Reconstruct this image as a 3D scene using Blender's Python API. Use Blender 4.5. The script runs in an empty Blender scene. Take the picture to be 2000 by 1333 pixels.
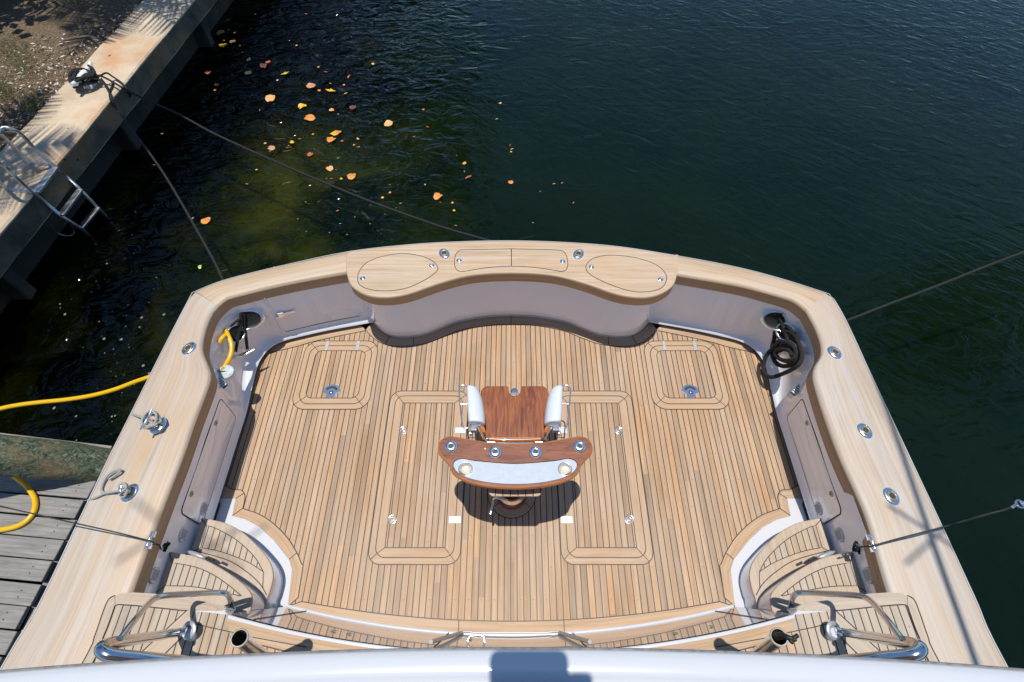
import bpy, math, random
from mathutils import Vector, Matrix
random.seed(11)
R = math.radians
PI = math.pi
scn = bpy.context.scene
col = scn.collection

# ---------------------------------------------------------------- camera, sky, sun
CAM = (0.01, 0.0, 4.40)
PITCH = R(57.2)
cd = bpy.data.cameras.new('camera'); cam = bpy.data.objects.new('camera', cd); col.objects.link(cam)
cam.location = CAM; cam.rotation_euler = (PI/2-PITCH, 0, 0)
cd.sensor_width = 36; cd.lens = 36*1005/2000; cd.clip_start = 0.05; cd.clip_end = 800
scn.camera = cam
w = bpy.data.worlds.new("World"); scn.world = w; w.use_nodes = True
nt = w.node_tree; bg = nt.nodes['Background']
sky = nt.nodes.new('ShaderNodeTexSky'); sky.sky_type = 'NISHITA'; sky.sun_disc = False
SUN_EL, SUN_AZ = 88.6, 180.0     # sun almost overhead; azimuth: direction it stands in, from +Y clockwise
SUN_AZ = 270.0
sky.sun_elevation = R(SUN_EL); sky.sun_rotation = R(SUN_AZ)
sky.air_density = 1.0; sky.dust_density = 0.3; sky.ozone_density = 2.0
_mx = nt.nodes.new('ShaderNodeMix'); _mx.data_type = 'RGBA'; _mx.blend_type = 'MULTIPLY'; _mx.inputs[0].default_value = 1
_mx.inputs[7].default_value = (.72, .89, 1.0, 1)      # deep clear blue overhead
nt.links.new(sky.outputs[0], _mx.inputs[6]); nt.links.new(_mx.outputs[2], bg.inputs[0]); bg.inputs[1].default_value = 0.125
sl = bpy.data.lights.new('sun', 'SUN'); sl.energy = 4.15; sl.angle = R(0.5); sl.color = (1, .955, .88)
so = bpy.data.objects.new('sun', sl); col.objects.link(so)
_d = Vector((math.sin(R(SUN_AZ))*math.cos(R(SUN_EL)), math.cos(R(SUN_AZ))*math.cos(R(SUN_EL)), math.sin(R(SUN_EL))))
so.rotation_euler = (-_d).to_track_quat('-Z', 'Y').to_euler(); so.location = (0, 0, 30)
vs = scn.view_settings; vs.view_transform = 'Standard'; vs.look = 'None'; vs.exposure = 0.0; vs.gamma = 1
scn.cycles.max_bounces = 8; scn.cycles.caustics_reflective = True; scn.cycles.sample_clamp_indirect = 3.0
try: scn.cycles.use_denoising = True
except Exception: pass

WZ = -0.60     # water level, the cockpit sole is z = 0
GZ = 0.82      # covering board
KZ = (4.40-GZ)/(4.40-.72)
def at(px, py, z=0.0):
    "point of the photograph (2000 x 1333) on the horizontal plane z"
    a = (px-1000)/1005; b = (py-666.5)/1005
    dy = math.cos(PITCH)-b*math.sin(PITCH); dz = -math.sin(PITCH)-b*math.cos(PITCH)
    t = (z-CAM[2])/dz
    return Vector((CAM[0]+a*t, dy*t, z))
def ats(lst, z=0.0, s=1.0, ox=0.0, oy=0.0): return [at(ox+x/s, oy+y/s, z) for x, y in lst]
MX = 0.005
def mir(p): return Vector((2*MX-p[0], p[1], p[2])) if len(p) > 2 else (2*MX-p[0], p[1])
def mirs(l): return [mir(p) for p in l]

# ---------------------------------------------------------------- object helpers
def tag(o, label=None, cat=None, group=None, kind=None):
    if label: o['label'] = label
    if cat: o['category'] = cat
    if group: o['group'] = group
    if kind: o['kind'] = kind
    return o
def empty(name, loc=(0, 0, 0), parent=None, **k):
    o = bpy.data.objects.new(name, None); col.objects.link(o); o.location = loc; o.empty_display_size = .1
    if parent: o.parent = parent
    return tag(o, **k)
def dup(o, parent=None, off=None, mirror=False):
    c = o.copy(); col.objects.link(c)
    if parent: c.parent = parent
    for ch in list(o.children): dup(ch, c)
    return c

class MB:
    def __init__(s): s.v = []; s.f = []; s.uv = []; s.mi = []; s.sm = []
    def face(s, pts, uvs=None, mi=0, smooth=False):
        n = len(s.v); s.v += [tuple(p) for p in pts]; s.f.append(list(range(n, n+len(pts))))
        s.uv.append(uvs or [(p[1], p[0]) for p in pts]); s.mi.append(mi); s.sm.append(smooth)
    def grid(s, rows, uvs=None, mi=0, smooth=True, closeu=False, closev=False):
        nr = len(rows); nc = len(rows[0]); n = len(s.v)
        for r in rows: s.v += [tuple(p) for p in r]
        if uvs is None:
            uvs = []
            vv = 0
            for i, r in enumerate(rows):
                if i: vv += (Vector(r[nc//2])-Vector(rows[i-1][nc//2])).length
                u = 0; ro = []
                for j, p in enumerate(r):
                    if j: u += (Vector(p)-Vector(r[j-1])).length
                    ro.append((u, vv))
                uvs.append(ro)
        for i in range(nr if closev else nr-1):
            for j in range(nc if closeu else nc-1):
                a, b, c, d = (i, j), (i, (j+1) % nc), ((i+1) % nr, (j+1) % nc), ((i+1) % nr, j)
                s.f.append([n+q[0]*nc+q[1] for q in (a, b, c, d)])
                s.uv.append([uvs[q[0]][q[1]] for q in (a, b, c, d)]); s.mi.append(mi); s.sm.append(smooth)
    def prism(s, out, z0, z1, mi=0, mi_side=None, bottom=True, off=None):
        "closed outline (ccw or cw) extruded from z0 to z1"
        out = [(p[0], p[1]) for p in out]
        A = sum(out[i][0]*out[(i+1) % len(out)][1]-out[(i+1) % len(out)][0]*out[i][1] for i in range(len(out)))
        if A < 0: out = out[::-1]
        s.face([(x, y, z1) for x, y in out], mi=mi)
        if bottom: s.face([(x, y, z0) for x, y in out[::-1]], mi=mi if mi_side is None else mi_side)
        u = 0; N = len(out); n = len(s.v)
        s.v += [(x, y, z0) for x, y in out]+[(x, y, z1) for x, y in out]
        for i in range(N):
            j = (i+1) % N; L = math.dist(out[i], out[j])
            s.f.append([n+i, n+j, n+N+j, n+N+i]); s.uv.append([(u, z0), (u+L, z0), (u+L, z1), (u, z1)]); u += L
            s.mi.append(mi if mi_side is None else mi_side); s.sm.append(True)
    def box(s, c, d, rz=0, mi=0, M=None):
        M = M or (Matrix.Translation(c) @ Matrix.Rotation(rz, 4, 'Z'))
        h = [x/2 for x in d]
        V = [M @ Vector((sx*h[0], sy*h[1], sz*h[2])) for sx in (-1, 1) for sy in (-1, 1) for sz in (-1, 1)]
        n = len(s.v); s.v += [tuple(v) for v in V]
        for q in ((0, 1, 3, 2), (4, 6, 7, 5), (0, 4, 5, 1), (2, 3, 7, 6), (0, 2, 6, 4), (1, 5, 7, 3)):
            s.f.append([n+i for i in q]); s.mi.append(mi); s.sm.append(False)
            P = [V[i] for i in q]; e = (P[1]-P[0]); g = (P[3]-P[0])
            if e.length >= g.length: s.uv.append([(0, 0), (e.length, 0), (e.length, g.length), (0, g.length)])
            else: s.uv.append([(0, 0), (0, e.length), (g.length, e.length), (g.length, 0)])
    def tube(s, pts, r, n=10, mi=0, cap=True, closed=False):
        pts = [Vector(p) for p in pts]; N = len(pts); rows = []
        t0 = (pts[1]-pts[0]).normalized(); up = Vector((0, 0, 1))
        if abs(t0.dot(up)) > .95: up = Vector((1, 0, 0))
        nrm = (up-t0*up.dot(t0)).normalized()
        for i, p in enumerate(pts):
            a = pts[(i-1) % N] if closed else pts[max(i-1, 0)]; b = pts[(i+1) % N] if closed else pts[min(i+1, N-1)]
            t = (b-a).normalized(); nrm = (nrm-t*nrm.dot(t)).normalized(); bn = t.cross(nrm)
            rr = r[i] if isinstance(r, (list, tuple)) else r
            rows.append([p+(nrm*math.cos(2*PI*k/n)+bn*math.sin(2*PI*k/n))*rr for k in range(n)])
        u = 0; uvs = []
        for i in range(N):
            if i: u += (pts[i]-pts[i-1]).length
            rr = r[i] if isinstance(r, (list, tuple)) else r
            uvs.append([(u, 2*PI*rr*k/n) for k in range(n)])
        s.grid(rows, uvs, mi=mi, closeu=True, closev=closed)
        if cap and not closed:
            s.face(rows[0][::-1], mi=mi); s.face(rows[-1], mi=mi)
    def lathe(s, prof, M=None, n=28, mi=0, cap0=False, cap1=False):
        M = M or Matrix.Identity(4)
        rows = [[M @ Vector((r*math.cos(2*PI*k/n), r*math.sin(2*PI*k/n), z)) for k in range(n)] for r, z in prof]
        s.grid(rows, mi=mi, closeu=True)
        if cap0: s.face(rows[0][::-1], mi=mi)
        if cap1: s.face(rows[-1], mi=mi)
    def band(s, A, B, mi=0, n=None, z=None):
        "flat ribbon between two polylines, grain running along it"
        n = n or max(len(A), len(B), 2)*3
        a = resample(A, n); b = resample(B, n)
        if z is not None: a = [Vector((p[0], p[1], z)) for p in a]; b = [Vector((p[0], p[1], z)) for p in b]
        u = 0; ua = [0]
        for i in range(1, n): u += ((a[i]-a[i-1]).length+(b[i]-b[i-1]).length)/2; ua.append(u)
        o = random.random()*7
        wd = [(a[i]-b[i]).length for i in range(n)]
        k = len(s.f)
        s.grid([a, b], [[(x+o, o) for x in ua], [(x+o, o+wd[i]) for i, x in enumerate(ua)]], mi=mi, smooth=False)
        # face up
        p = [Vector(s.v[i]) for i in s.f[k]]
        if (p[1]-p[0]).cross(p[2]-p[1]).z < 0:
            for q in range(k, len(s.f)): s.f[q].reverse(); s.uv[q].reverse()
    def line(s, P, wd=.005, z=None, mi=0, closed=False):
        "thin flat caulk line along a polyline"
        P = [Vector((p[0], p[1], (z if z is not None else p[2]))) for p in P]
        N = len(P); a = []; b = []
        for i in range(N):
            q = P[(i-1) % N] if closed or i else P[i]; r_ = P[(i+1) % N] if closed or i < N-1 else P[i]
            t = (r_-q).normalized(); nn = Vector((-t.y, t.x, 0))
            a.append(P[i]+nn*wd/2); b.append(P[i]-nn*wd/2)
        if closed: a.append(a[0]); b.append(b[0])
        s.grid([b, a], mi=mi, smooth=False)
    def build(s, name, mats, parent=None, bevel=0, seg=2, solid=0, sub=0, **k):
        me = bpy.data.meshes.new(name); me.from_pydata(s.v, [], s.f)
        ul = me.uv_layers.new(name='UVMap')
        flat = [c for uv in s.uv for c in uv]
        for i, c in enumerate(flat): ul.data[i].uv = c
        if not isinstance(mats, (list, tuple)): mats = [mats]
        for m in mats: me.materials.append(m)
        for i, p in enumerate(me.polygons): p.material_index = s.mi[i]; p.use_smooth = s.sm[i]
        me.update()
        o = bpy.data.objects.new(name, me); col.objects.link(o)
        if parent: o.parent = parent
        if solid:
            m = o.modifiers.new('sol', 'SOLIDIFY'); m.thickness = solid; m.offset = -1
        if bevel:
            wm = o.modifiers.new('weld', 'WELD'); wm.merge_threshold = .0002
            m = o.modifiers.new('bev', 'BEVEL'); m.width = bevel; m.segments = seg; m.limit_method = 'ANGLE'; m.angle_limit = R(38)
            m.harden_normals = False
        if sub:
            wm = o.modifiers.new('weld', 'WELD'); wm.merge_threshold = .0002
            m = o.modifiers.new('sub', 'SUBSURF'); m.levels = m.render_levels = sub
        return tag(o, **k)

def resample(P, n):
    P = [Vector(p) if len(p) > 2 else Vector((p[0], p[1], 0)) for p in P]
    d = [0]
    for i in range(1, len(P)): d.append(d[-1]+(P[i]-P[i-1]).length)
    out = []; j = 0
    for k in range(n):
        t = d[-1]*k/(n-1)
        while j < len(P)-2 and d[j+1] < t: j += 1
        L = d[j+1]-d[j]
        out.append(P[j].lerp(P[j+1], 0 if L == 0 else min(1, (t-d[j])/L)))
    return out
def smooth(P, n=8, closed=False):
    "centripetal-ish catmull-rom through the points"
    P = [Vector(p) if len(p) > 2 else Vector((p[0], p[1], 0)) for p in P]
    N = len(P); out = []
    for i in range(N if closed else N-1):
        p1 = P[i]; p2 = P[(i+1) % N]
        p0 = P[(i-1) % N] if (closed or i) else p1*2-p2
        p3 = P[(i+2) % N] if (closed or i < N-2) else p2*2-p1
        for k in range(n):
            t = k/n
            out.append(.5*((2*p1)+(p2-p0)*t+(2*p0-5*p1+4*p2-p3)*t*t+(3*p1-p0-3*p2+p3)*t**3))
    if not closed: out.append(P[-1])
    return out
def rrect(x0, y0, x1, y1, r, n=7):
    out = []
    for cx, cy, a in ((x1-r, y1-r, 0), (x0+r, y1-r, 90), (x0+r, y0+r, 180), (x1-r, y0+r, 270)):
        for k in range(n+1):
            q = R(a+90*k/n); out.append((cx+r*math.cos(q), cy+r*math.sin(q)))
    return out
def circ(cx, cy, r, n=32, a0=0, a1=360, z=0, ry=None):
    ry = ry or r
    return [Vector((cx+r*math.cos(R(a0+(a1-a0)*k/n)), cy+ry*math.sin(R(a0+(a1-a0)*k/n)), z)) for k in range(n+(0 if a1-a0 >= 360 else 1))]

# ---------------------------------------------------------------- materials
class NT:
    def __init__(s, name):
        s.m = bpy.data.materials.new(name); s.m.use_nodes = True; s.t = s.m.node_tree
        s.b = s.t.nodes['Principled BSDF']
    def n(s, t, **k):
        o = s.t.nodes.new('ShaderNode'+t)
        for a, b in k.items(): setattr(o, a, b)
        return o
    def l(s, a, b): s.t.links.new(a, b); return b
    def put(s, sock, v):
        if hasattr(v, 'is_linked') or isinstance(v, bpy.types.NodeSocket): s.t.links.new(v, sock)
        else: sock.default_value = v
    def m_(s, op, a, b=0.0, c=0.0):
        o = s.n('Math', operation=op); s.put(o.inputs[0], a); s.put(o.inputs[1], b); s.put(o.inputs[2], c); return o.outputs[0]
    def vm(s, op, a, b):
        o = s.n('VectorMath', operation=op); s.put(o.inputs[0], a); s.put(o.inputs[1], b); return o.outputs[0]
    def noise(s, vec, scale, detail=4, rough=.55, dist=0.0, dim='3D'):
        o = s.n('TexNoise'); o.noise_dimensions = dim
        s.put(o.inputs['Vector'], vec); o.inputs['Scale'].default_value = scale; o.inputs['Detail'].default_value = detail
        o.inputs['Roughness'].default_value = rough; o.inputs['Distortion'].default_value = dist
        return o.outputs[0]
    def ramp(s, fac, stops, mode='LINEAR'):
        o = s.n('ValToRGB'); s.put(o.inputs[0], fac); e = o.color_ramp.elements; o.color_ramp.interpolation = mode
        while len(e) < len(stops): e.new(.5)
        for x, (p, c) in zip(e, stops):
            x.position = p; x.color = (c, c, c, 1) if isinstance(c, (int, float)) else (*c, 1)
        return o.outputs[0]
    def mix(s, fac, a, b, mode='MIX'):
        o = s.n('Mix', data_type='RGBA', blend_type=mode)
        s.put(o.inputs[0], fac)
        for i, v in ((6, a), (7, b)): s.put(o.inputs[i], (*v, 1) if isinstance(v, tuple) and len(v) == 3 else v)
        return o.outputs[2]
    def comb(s, x, y, z=0.0):
        o = s.n('CombineXYZ'); s.put(o.inputs[0], x); s.put(o.inputs[1], y); s.put(o.inputs[2], z); return o.outputs[0]
    def sep(s, v):
        o = s.n('SeparateXYZ'); s.put(o.inputs[0], v); return o.outputs
    def bump(s, h, st=.3, dist=.01):
        o = s.n('Bump'); s.put(o.inputs['Height'], h); o.inputs['Strength'].default_value = st; o.inputs['Distance'].default_value = dist
        s.l(o.outputs[0], s.b.inputs['Normal']); return o
    def uv(s): return s.n('TexCoord').outputs['UV']
    def obj(s): return s.n('TexCoord').outputs['Object']
    def pos(s): return s.n('NewGeometry').outputs['Position']

def plain(name, c, rough=.5, metal=0, coat=0, noise=0.0, nscale=8, coat_r=.03, spec=.5, bump=0, bscale=60):
    t = NT(name); b = t.b
    b.inputs['Roughness'].default_value = rough; b.inputs['Metallic'].default_value = metal
    b.inputs['Coat Weight'].default_value = coat; b.inputs['Coat IOR'].default_value = 1.5; b.inputs['Coat Roughness'].default_value = coat_r
    b.inputs['Specular IOR Level'].default_value = spec
    if noise:
        f = t.noise(t.pos(), nscale, 5)
        lo = tuple(x*(1-noise) for x in c); hi = tuple(min(1, x*(1+noise)) for x in c)
        t.l(t.ramp(f, [(.3, lo), (.7, hi)]), b.inputs['Base Color'])
        r = t.noise(t.pos(), nscale*2.3, 4)
        t.l(t.m_('MULTIPLY_ADD', r, rough*.8, rough*.6), b.inputs['Roughness'])
    else: b.inputs['Base Color'].default_value = (*c, 1)
    if bump: t.bump(t.noise(t.pos(), bscale, 4), bump, .004)
    return t.m

def teak(name, lo, mid, hi, pw=0.0, seam=.0070, rough=.62, weather=(.60, .50, .42), wamt=.35, pvar=.30, gscale=1.0, warm=(.52, .29, .12), streak=.12, weather2=(.52, .47, .43)):
    """UV: x along the grain, y across (metres). pw: plank width with black caulk between"""
    t = NT(name); u, v, _ = t.sep(t.uv())[:3]
    if pw:
        q = t.m_('DIVIDE', v, pw); idx = t.m_('FLOOR', q); fr = t.m_('SUBTRACT', q, idx)
        wn = t.n('TexWhiteNoise', noise_dimensions='1D'); t.put(wn.inputs['W'], idx)
        rnd = wn.outputs['Value']
        # planks change tone where one length butts on the next
        seg = t.m_('FLOOR', t.m_('ADD', t.m_('DIVIDE', u, 1.9), t.m_('MULTIPLY', rnd, 5.0)))
        wn2 = t.n('TexWhiteNoise', noise_dimensions='2D'); t.put(wn2.inputs['Vector'], t.comb(idx, seg))
        rnd2 = wn2.outputs['Value']; rc = wn2.outputs['Color']
        offs = t.m_('MULTIPLY', rnd, 37.0)
    else:
        q = t.m_('DIVIDE', v, .115); idx = t.m_('FLOOR', q)
        rnd2 = t.noise(t.comb(t.m_('MULTIPLY', u, .3), t.m_('MULTIPLY', v, 5.0)), 1.5, 3); offs = 0.0
        rc = None
    g1 = t.noise(t.comb(t.m_('MULTIPLY', u, 1.6*gscale), t.m_('ADD', t.m_('MULTIPLY', v, 38.0*gscale), offs), offs), 1.0, 6, .6, .6)
    g2 = t.noise(t.comb(t.m_('MULTIPLY', u, 9.0), t.m_('ADD', t.m_('MULTIPLY', v, 320.0), offs), 0.0), 1.0, 4, .6)
    fig = t.noise(t.comb(t.m_('MULTIPLY', u, 22.0), t.m_('MULTIPLY', v, 9.0), offs), 1.0, 3, .5, 1.0)
    base = t.ramp(g1, [(.28, lo), (.5, mid), (.72, hi)])
    c = t.mix(t.m_('MULTIPLY', t.m_('SUBTRACT', g2, .42), .9), base, t.mix(.5, base, lo))
    c = t.mix(t.m_('MULTIPLY', t.ramp(fig, [(.55, 0.0), (.75, 1.0)]), .16), c, hi)
    c2 = t.mix(1.0, c, t.ramp(rnd2, [(0, 1-pvar), (.45, 1.0), (1, 1+pvar*.45)]), 'MULTIPLY')
    if pw:
        hu = t.m_('FRACT', t.m_('MULTIPLY', rnd2, 7.31))
        c2 = t.mix(1.0, c2, t.ramp(hu, [(0, (.92, .97, 1.06)), (.5, (1, 1, 1)), (.8, (1.04, .98, .90)), (1, (1.06, .93, .76))]), 'MULTIPLY')
    sv = t.noise(t.comb(t.m_('MULTIPLY', u, .9*gscale), t.m_('ADD', t.m_('MULTIPLY', v, 30.0*gscale), 5.0), 1.7), 1.0, 6, .62, .35)
    c2 = t.mix(t.m_('MULTIPLY', t.ramp(sv, [(.50, 0.0), (.62, 1.0)]), streak), c2, weather2)
    sv2 = t.noise(t.comb(t.m_('MULTIPLY', u, .7*gscale), t.m_('ADD', t.m_('MULTIPLY', v, 16.0*gscale), 15.0), 7.7), 1.0, 6, .62, .35)
    c2 = t.mix(t.m_('MULTIPLY', t.ramp(sv2, [(.52, 0.0), (.64, 1.0)]), streak), c2, warm)
    P = t.pos()
    big = t.noise(P, .9, 4, .6)
    c2 = t.mix(t.m_('MULTIPLY', t.ramp(big, [(.38, 0.0), (.60, 1.0)]), wamt), c2, weather)
    big2 = t.noise(t.vm('ADD', P, (9.0, 4.0, 2.0)), 1.3, 3, .6)
    c2 = t.mix(t.m_('MULTIPLY', t.ramp(big2, [(.5, 0.0), (.75, 1.0)]), .30), c2, warm)
    st = t.noise(t.comb(t.m_('MULTIPLY', u, 4.0), t.m_('MULTIPLY', v, 20.0), 3.3), 1.0, 5, .7)
    c2 = t.mix(t.m_('MULTIPLY', t.ramp(st, [(.64, 0.0), (.78, 1.0)]), .35), c2, tuple(x*.55 for x in lo))
    sv3 = t.noise(t.comb(t.m_('MULTIPLY', u, 1.3), t.m_('ADD', t.m_('MULTIPLY', v, 75.0), 25.0), 2.7), 1.0, 5, .7, .5)
    c2 = t.mix(t.m_('MULTIPLY', t.ramp(sv3, [(.50, 0.0), (.66, 1.0)]), .38), c2, tuple(x*.82 for x in lo))
    h = t.m_('MULTIPLY', g2, .5)
    if pw:
        # plugs over the fastenings
        uu = t.m_('ADD', t.m_('DIVIDE', u, .47), t.m_('MULTIPLY', t.m_('FRACT', t.m_('MULTIPLY', idx, .5)), 1.0))
        du = t.m_('MULTIPLY', t.m_('SUBTRACT', t.m_('FRACT', uu), .5), .47)
        dv = t.m_('MULTIPLY', t.m_('SUBTRACT', fr, .5), pw)
        dd = t.m_('SQRT', t.m_('ADD', t.m_('MULTIPLY', du, du), t.m_('MULTIPLY', dv, dv)))
        on = t.m_('MULTIPLY', t.m_('LESS_THAN', dd, .0045), t.m_('GREATER_THAN', rnd2, .62))
        c2 = t.mix(t.m_('MULTIPLY', on, .6), c2, (.10, .06, .03))
        e = t.m_('MULTIPLY', t.m_('MINIMUM', fr, t.m_('SUBTRACT', 1.0, fr)), pw)
        s = t.m_('LESS_THAN', e, seam/2)
        c2 = t.mix(s, c2, (.012, .012, .014)); h = t.m_('SUBTRACT', h, t.m_('MULTIPLY', s, 1.5))
        t.l(t.m_('SUBTRACT', rough, t.m_('MULTIPLY', s, .15)), t.b.inputs['Roughness'])
    else: t.b.inputs['Roughness'].default_value = rough
    t.l(c2, t.b.inputs['Base Color']); t.bump(h, .25, .002)
    return t.m

M_deck = teak('teak_deck', (0.296, 0.174, 0.087), (0.435, 0.274, 0.152), (0.557, 0.383, 0.235), pw=.05, pvar=.32, weather=(0.50, 0.40, 0.305), wamt=.34, warm=(0.47, 0.25, 0.10))
M_margin = teak('teak_margin', (0.352, 0.216, 0.114), (0.466, 0.304, 0.176), (0.546, 0.387, 0.246), weather=(0.528, 0.418, 0.326), wamt=.3, warm=(0.510, 0.290, 0.123))
M_cover = teak('teak_covering_board', (0.387, 0.290, 0.207), (0.497, 0.392, 0.295), (0.581, 0.484, 0.387), weather=(0.546, 0.475, 0.400), wamt=.5, gscale=.6, rough=.5, warm=(0.528, 0.348, 0.198), streak=.8, weather2=(0.502, 0.466, 0.431))
M_lockertop = teak('teak_locker_top', (0.387, 0.260, 0.150), (0.519, 0.370, 0.233), (0.607, 0.458, 0.312), weather=(0.563, 0.458, 0.352), wamt=.25, gscale=.9, rough=.5, warm=(0.546, 0.343, 0.176), streak=.55, weather2=(0.563, 0.493, 0.414))
M_apron = teak('teak_apron_shade', (0.324, 0.194, 0.104), (0.414, 0.257, 0.144), (0.486, 0.324, 0.198), weather=(0.450, 0.324, 0.216), wamt=.3, gscale=.9, streak=.2, warm=(0.450, 0.252, 0.108))  # less bleached teak, its shade put into the darker brown
M_mez = teak('teak_platform', (0.352, 0.220, 0.123), (0.475, 0.317, 0.189), (0.563, 0.405, 0.264), pw=.05, pvar=.25, weather=(0.528, 0.431, 0.339), wamt=.35)
M_step = teak('teak_step', (0.335, 0.242, 0.158), (0.437, 0.335, 0.233), (0.521, 0.419, 0.316), pw=.05, pvar=.2, weather=(0.502, 0.437, 0.363), wamt=.5)
M_stepb = teak('teak_step_border', (0.335, 0.242, 0.158), (0.446, 0.335, 0.233), (0.521, 0.419, 0.316), weather=(0.521, 0.446, 0.372), wamt=.5)
M_caulk = plain('caulk', (.012, .012, .014), .5)
M_gel = plain('gelcoat', (.85, .885, .95), .20, coat=1.0, coat_r=.015, spec=.5)
M_gelw = plain('gelcoat_white', (.60, .61, .635), .25, coat=.8, coat_r=.03)
M_smoked = plain('gelcoat_front', (.52, .48, .46), .12, coat=1.0, coat_r=.01, spec=1.0)
M_steel = plain('polished_steel', (.90, .91, .93), .19, metal=1)
M_brushed = plain('satin_steel', (.66, .66, .67), .17, metal=1)
M_plate = plain('worn_plate', (.46, .47, .48), .5, metal=.6, noise=.12, nscale=40)
M_alu = plain('dull_aluminium', (.64, .65, .66), .42, metal=1, noise=.2, nscale=20)
M_black = plain('black_rubber', (.012, .012, .012), .55)
M_hole = plain('dark_socket', (.06, .055, .045), .6, spec=.15)
M_ringb = plain('bronze_ring', (.45, .38, .24), .35, metal=.6)
M_pad = plain('white_vinyl', (.62, .65, .69), .42, noise=.03, nscale=30, bump=.1, bscale=400)
M_tray = plain('grey_board', (.47, .52, .585), .30, noise=.05, nscale=25, spec=.35)
M_yellow = plain('yellow_cord', (.80, .46, .006), .32, coat=.3)
M_speaker = plain('speaker_white', (.66, .67, .67), .4)
M_grill = plain('speaker_grille', (.42, .43, .45), .6, bump=.6, bscale=900)

def varnish(name, lo, mid, hi):
    t = NT(name); u, v, _ = t.sep(t.uv())[:3]
    g = t.noise(t.comb(t.m_('MULTIPLY', u, 3.0), t.m_('MULTIPLY', v, 22.0)), 1.0, 7, .65, 1.6)
    f = t.noise(t.comb(t.m_('MULTIPLY', u, 12.0), t.m_('MULTIPLY', v, 160.0)), 1.0, 4, .6)
    c = t.ramp(g, [(.30, lo), (.5, mid), (.70, hi)])
    c = t.mix(t.m_('MULTIPLY', f, .4), c, lo)
    t.l(c, t.b.inputs['Base Color']); t.b.inputs['Roughness'].default_value = .28
    t.b.inputs['Coat Weight'].default_value = 1; t.b.inputs['Coat Roughness'].default_value = .03
    cn = t.n('Bump'); cn.inputs['Strength'].default_value = .03; cn.inputs['Distance'].default_value = .002
    t.put(cn.inputs['Height'], t.noise(t.pos(), 30, 3)); t.l(cn.outputs[0], t.b.inputs['Coat Normal'])
    return t.m
M_varn = varnish('varnished_teak', (.075, .018, .005), (.30, .085, .020), (.46, .165, .045))
M_varnd = varnish('varnished_teak_table', (.11, .034, .014), (.27, .09, .036), (.36, .135, .058))
M_varne = varnish('varnished_edge', (.30, .085, .012), (.46, .15, .02), (.55, .21, .04))

def rope_mat(name, c, c2, scale=90):
    t = NT(name); u, v, _ = t.sep(t.uv())[:3]
    wv = t.m_('SINE', t.m_('MULTIPLY', t.m_('ADD', u, t.m_('MULTIPLY', v, 1.2)), scale*6.28/1.0))
    k = t.m_('MULTIPLY_ADD', wv, .5, .5)
    t.l(t.mix(k, (*c, 1), (*c2, 1)), t.b.inputs['Base Color']); t.b.inputs['Roughness'].default_value = .85
    t.bump(k, .6, .003); return t.m
M_rope = rope_mat('dark_rope', (.008, .008, .009), (.032, .029, .030), 45)
M_ropeb = rope_mat('black_dock_line', (.006, .006, .006), (.022, .022, .022), 70)
M_ropeg = rope_mat('grey_cord', (.30, .29, .27), (.55, .53, .49), 140)

def concrete(name, base, dark, rust=.5):
    t = NT(name); P = t.pos()
    a = t.noise(P, 2.2, 6, .65); b = t.noise(P, 14, 6, .7); c = t.noise(t.vm('ADD', P, (3.0, 8.0, 1.0)), 1.1, 4, .6); d = t.noise(P, 60, 3)
    k = t.ramp(a, [(.3, dark), (.6, base)])
    k = t.mix(t.m_('MULTIPLY', b, .35), k, tuple(x*.7 for x in dark))
    k = t.mix(t.m_('MULTIPLY', t.ramp(c, [(.5, 0.0), (.68, 1.0)]), rust), k, (.55, .27, .11))
    sp = t.noise(P, 9, 2); k = t.mix(t.ramp(sp, [(.70, 0.0), (.74, 1.0)]), k, (.05, .035, .025))
    t.l(k, t.b.inputs['Base Color']); t.b.inputs['Roughness'].default_value = .9
    t.bump(t.m_('ADD', t.m_('MULTIPLY', b, .6), t.m_('MULTIPLY', d, .4)), .8, .012); return t.m
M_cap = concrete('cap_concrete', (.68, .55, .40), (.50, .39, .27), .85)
M_capshade = concrete('cap_face_shade', (.20, .165, .115), (.055, .05, .04), .5)

def wood_old(name, lo, hi, scale=1.0, green=0.0, us=1.0):
    t = NT(name); u, v, _ = t.sep(t.uv())[:3]
    g = t.noise(t.comb(t.m_('MULTIPLY', u, 2.5*scale*us), t.m_('MULTIPLY', v, 45.0*scale)), 1.0, 7, .7, .8)
    c = t.ramp(g, [(.3, lo), (.7, hi)])
    b = t.noise(t.pos(), 5, 5, .7); c = t.mix(t.m_('MULTIPLY', b, .5), c, tuple(x*.6 for x in lo))
    if green:
        k = t.noise(t.pos(), 7, 5, .7); c = t.mix(t.ramp(k, [(.55, 0.0), (.75, green)]), c, (.30, .20, .07))
    t.l(c, t.b.inputs['Base Color']); t.b.inputs['Roughness'].default_value = .85; t.bump(g, .8, .008); return t.m
M_walldark = concrete('dark_wall', (.05, .048, .04), (.022, .024, .018), .1)  # near-black concrete for the lower wall and buttresses
M_dock = wood_old('weathered_dock', (.17, .162, .15), (.42, .40, .365))
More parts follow.
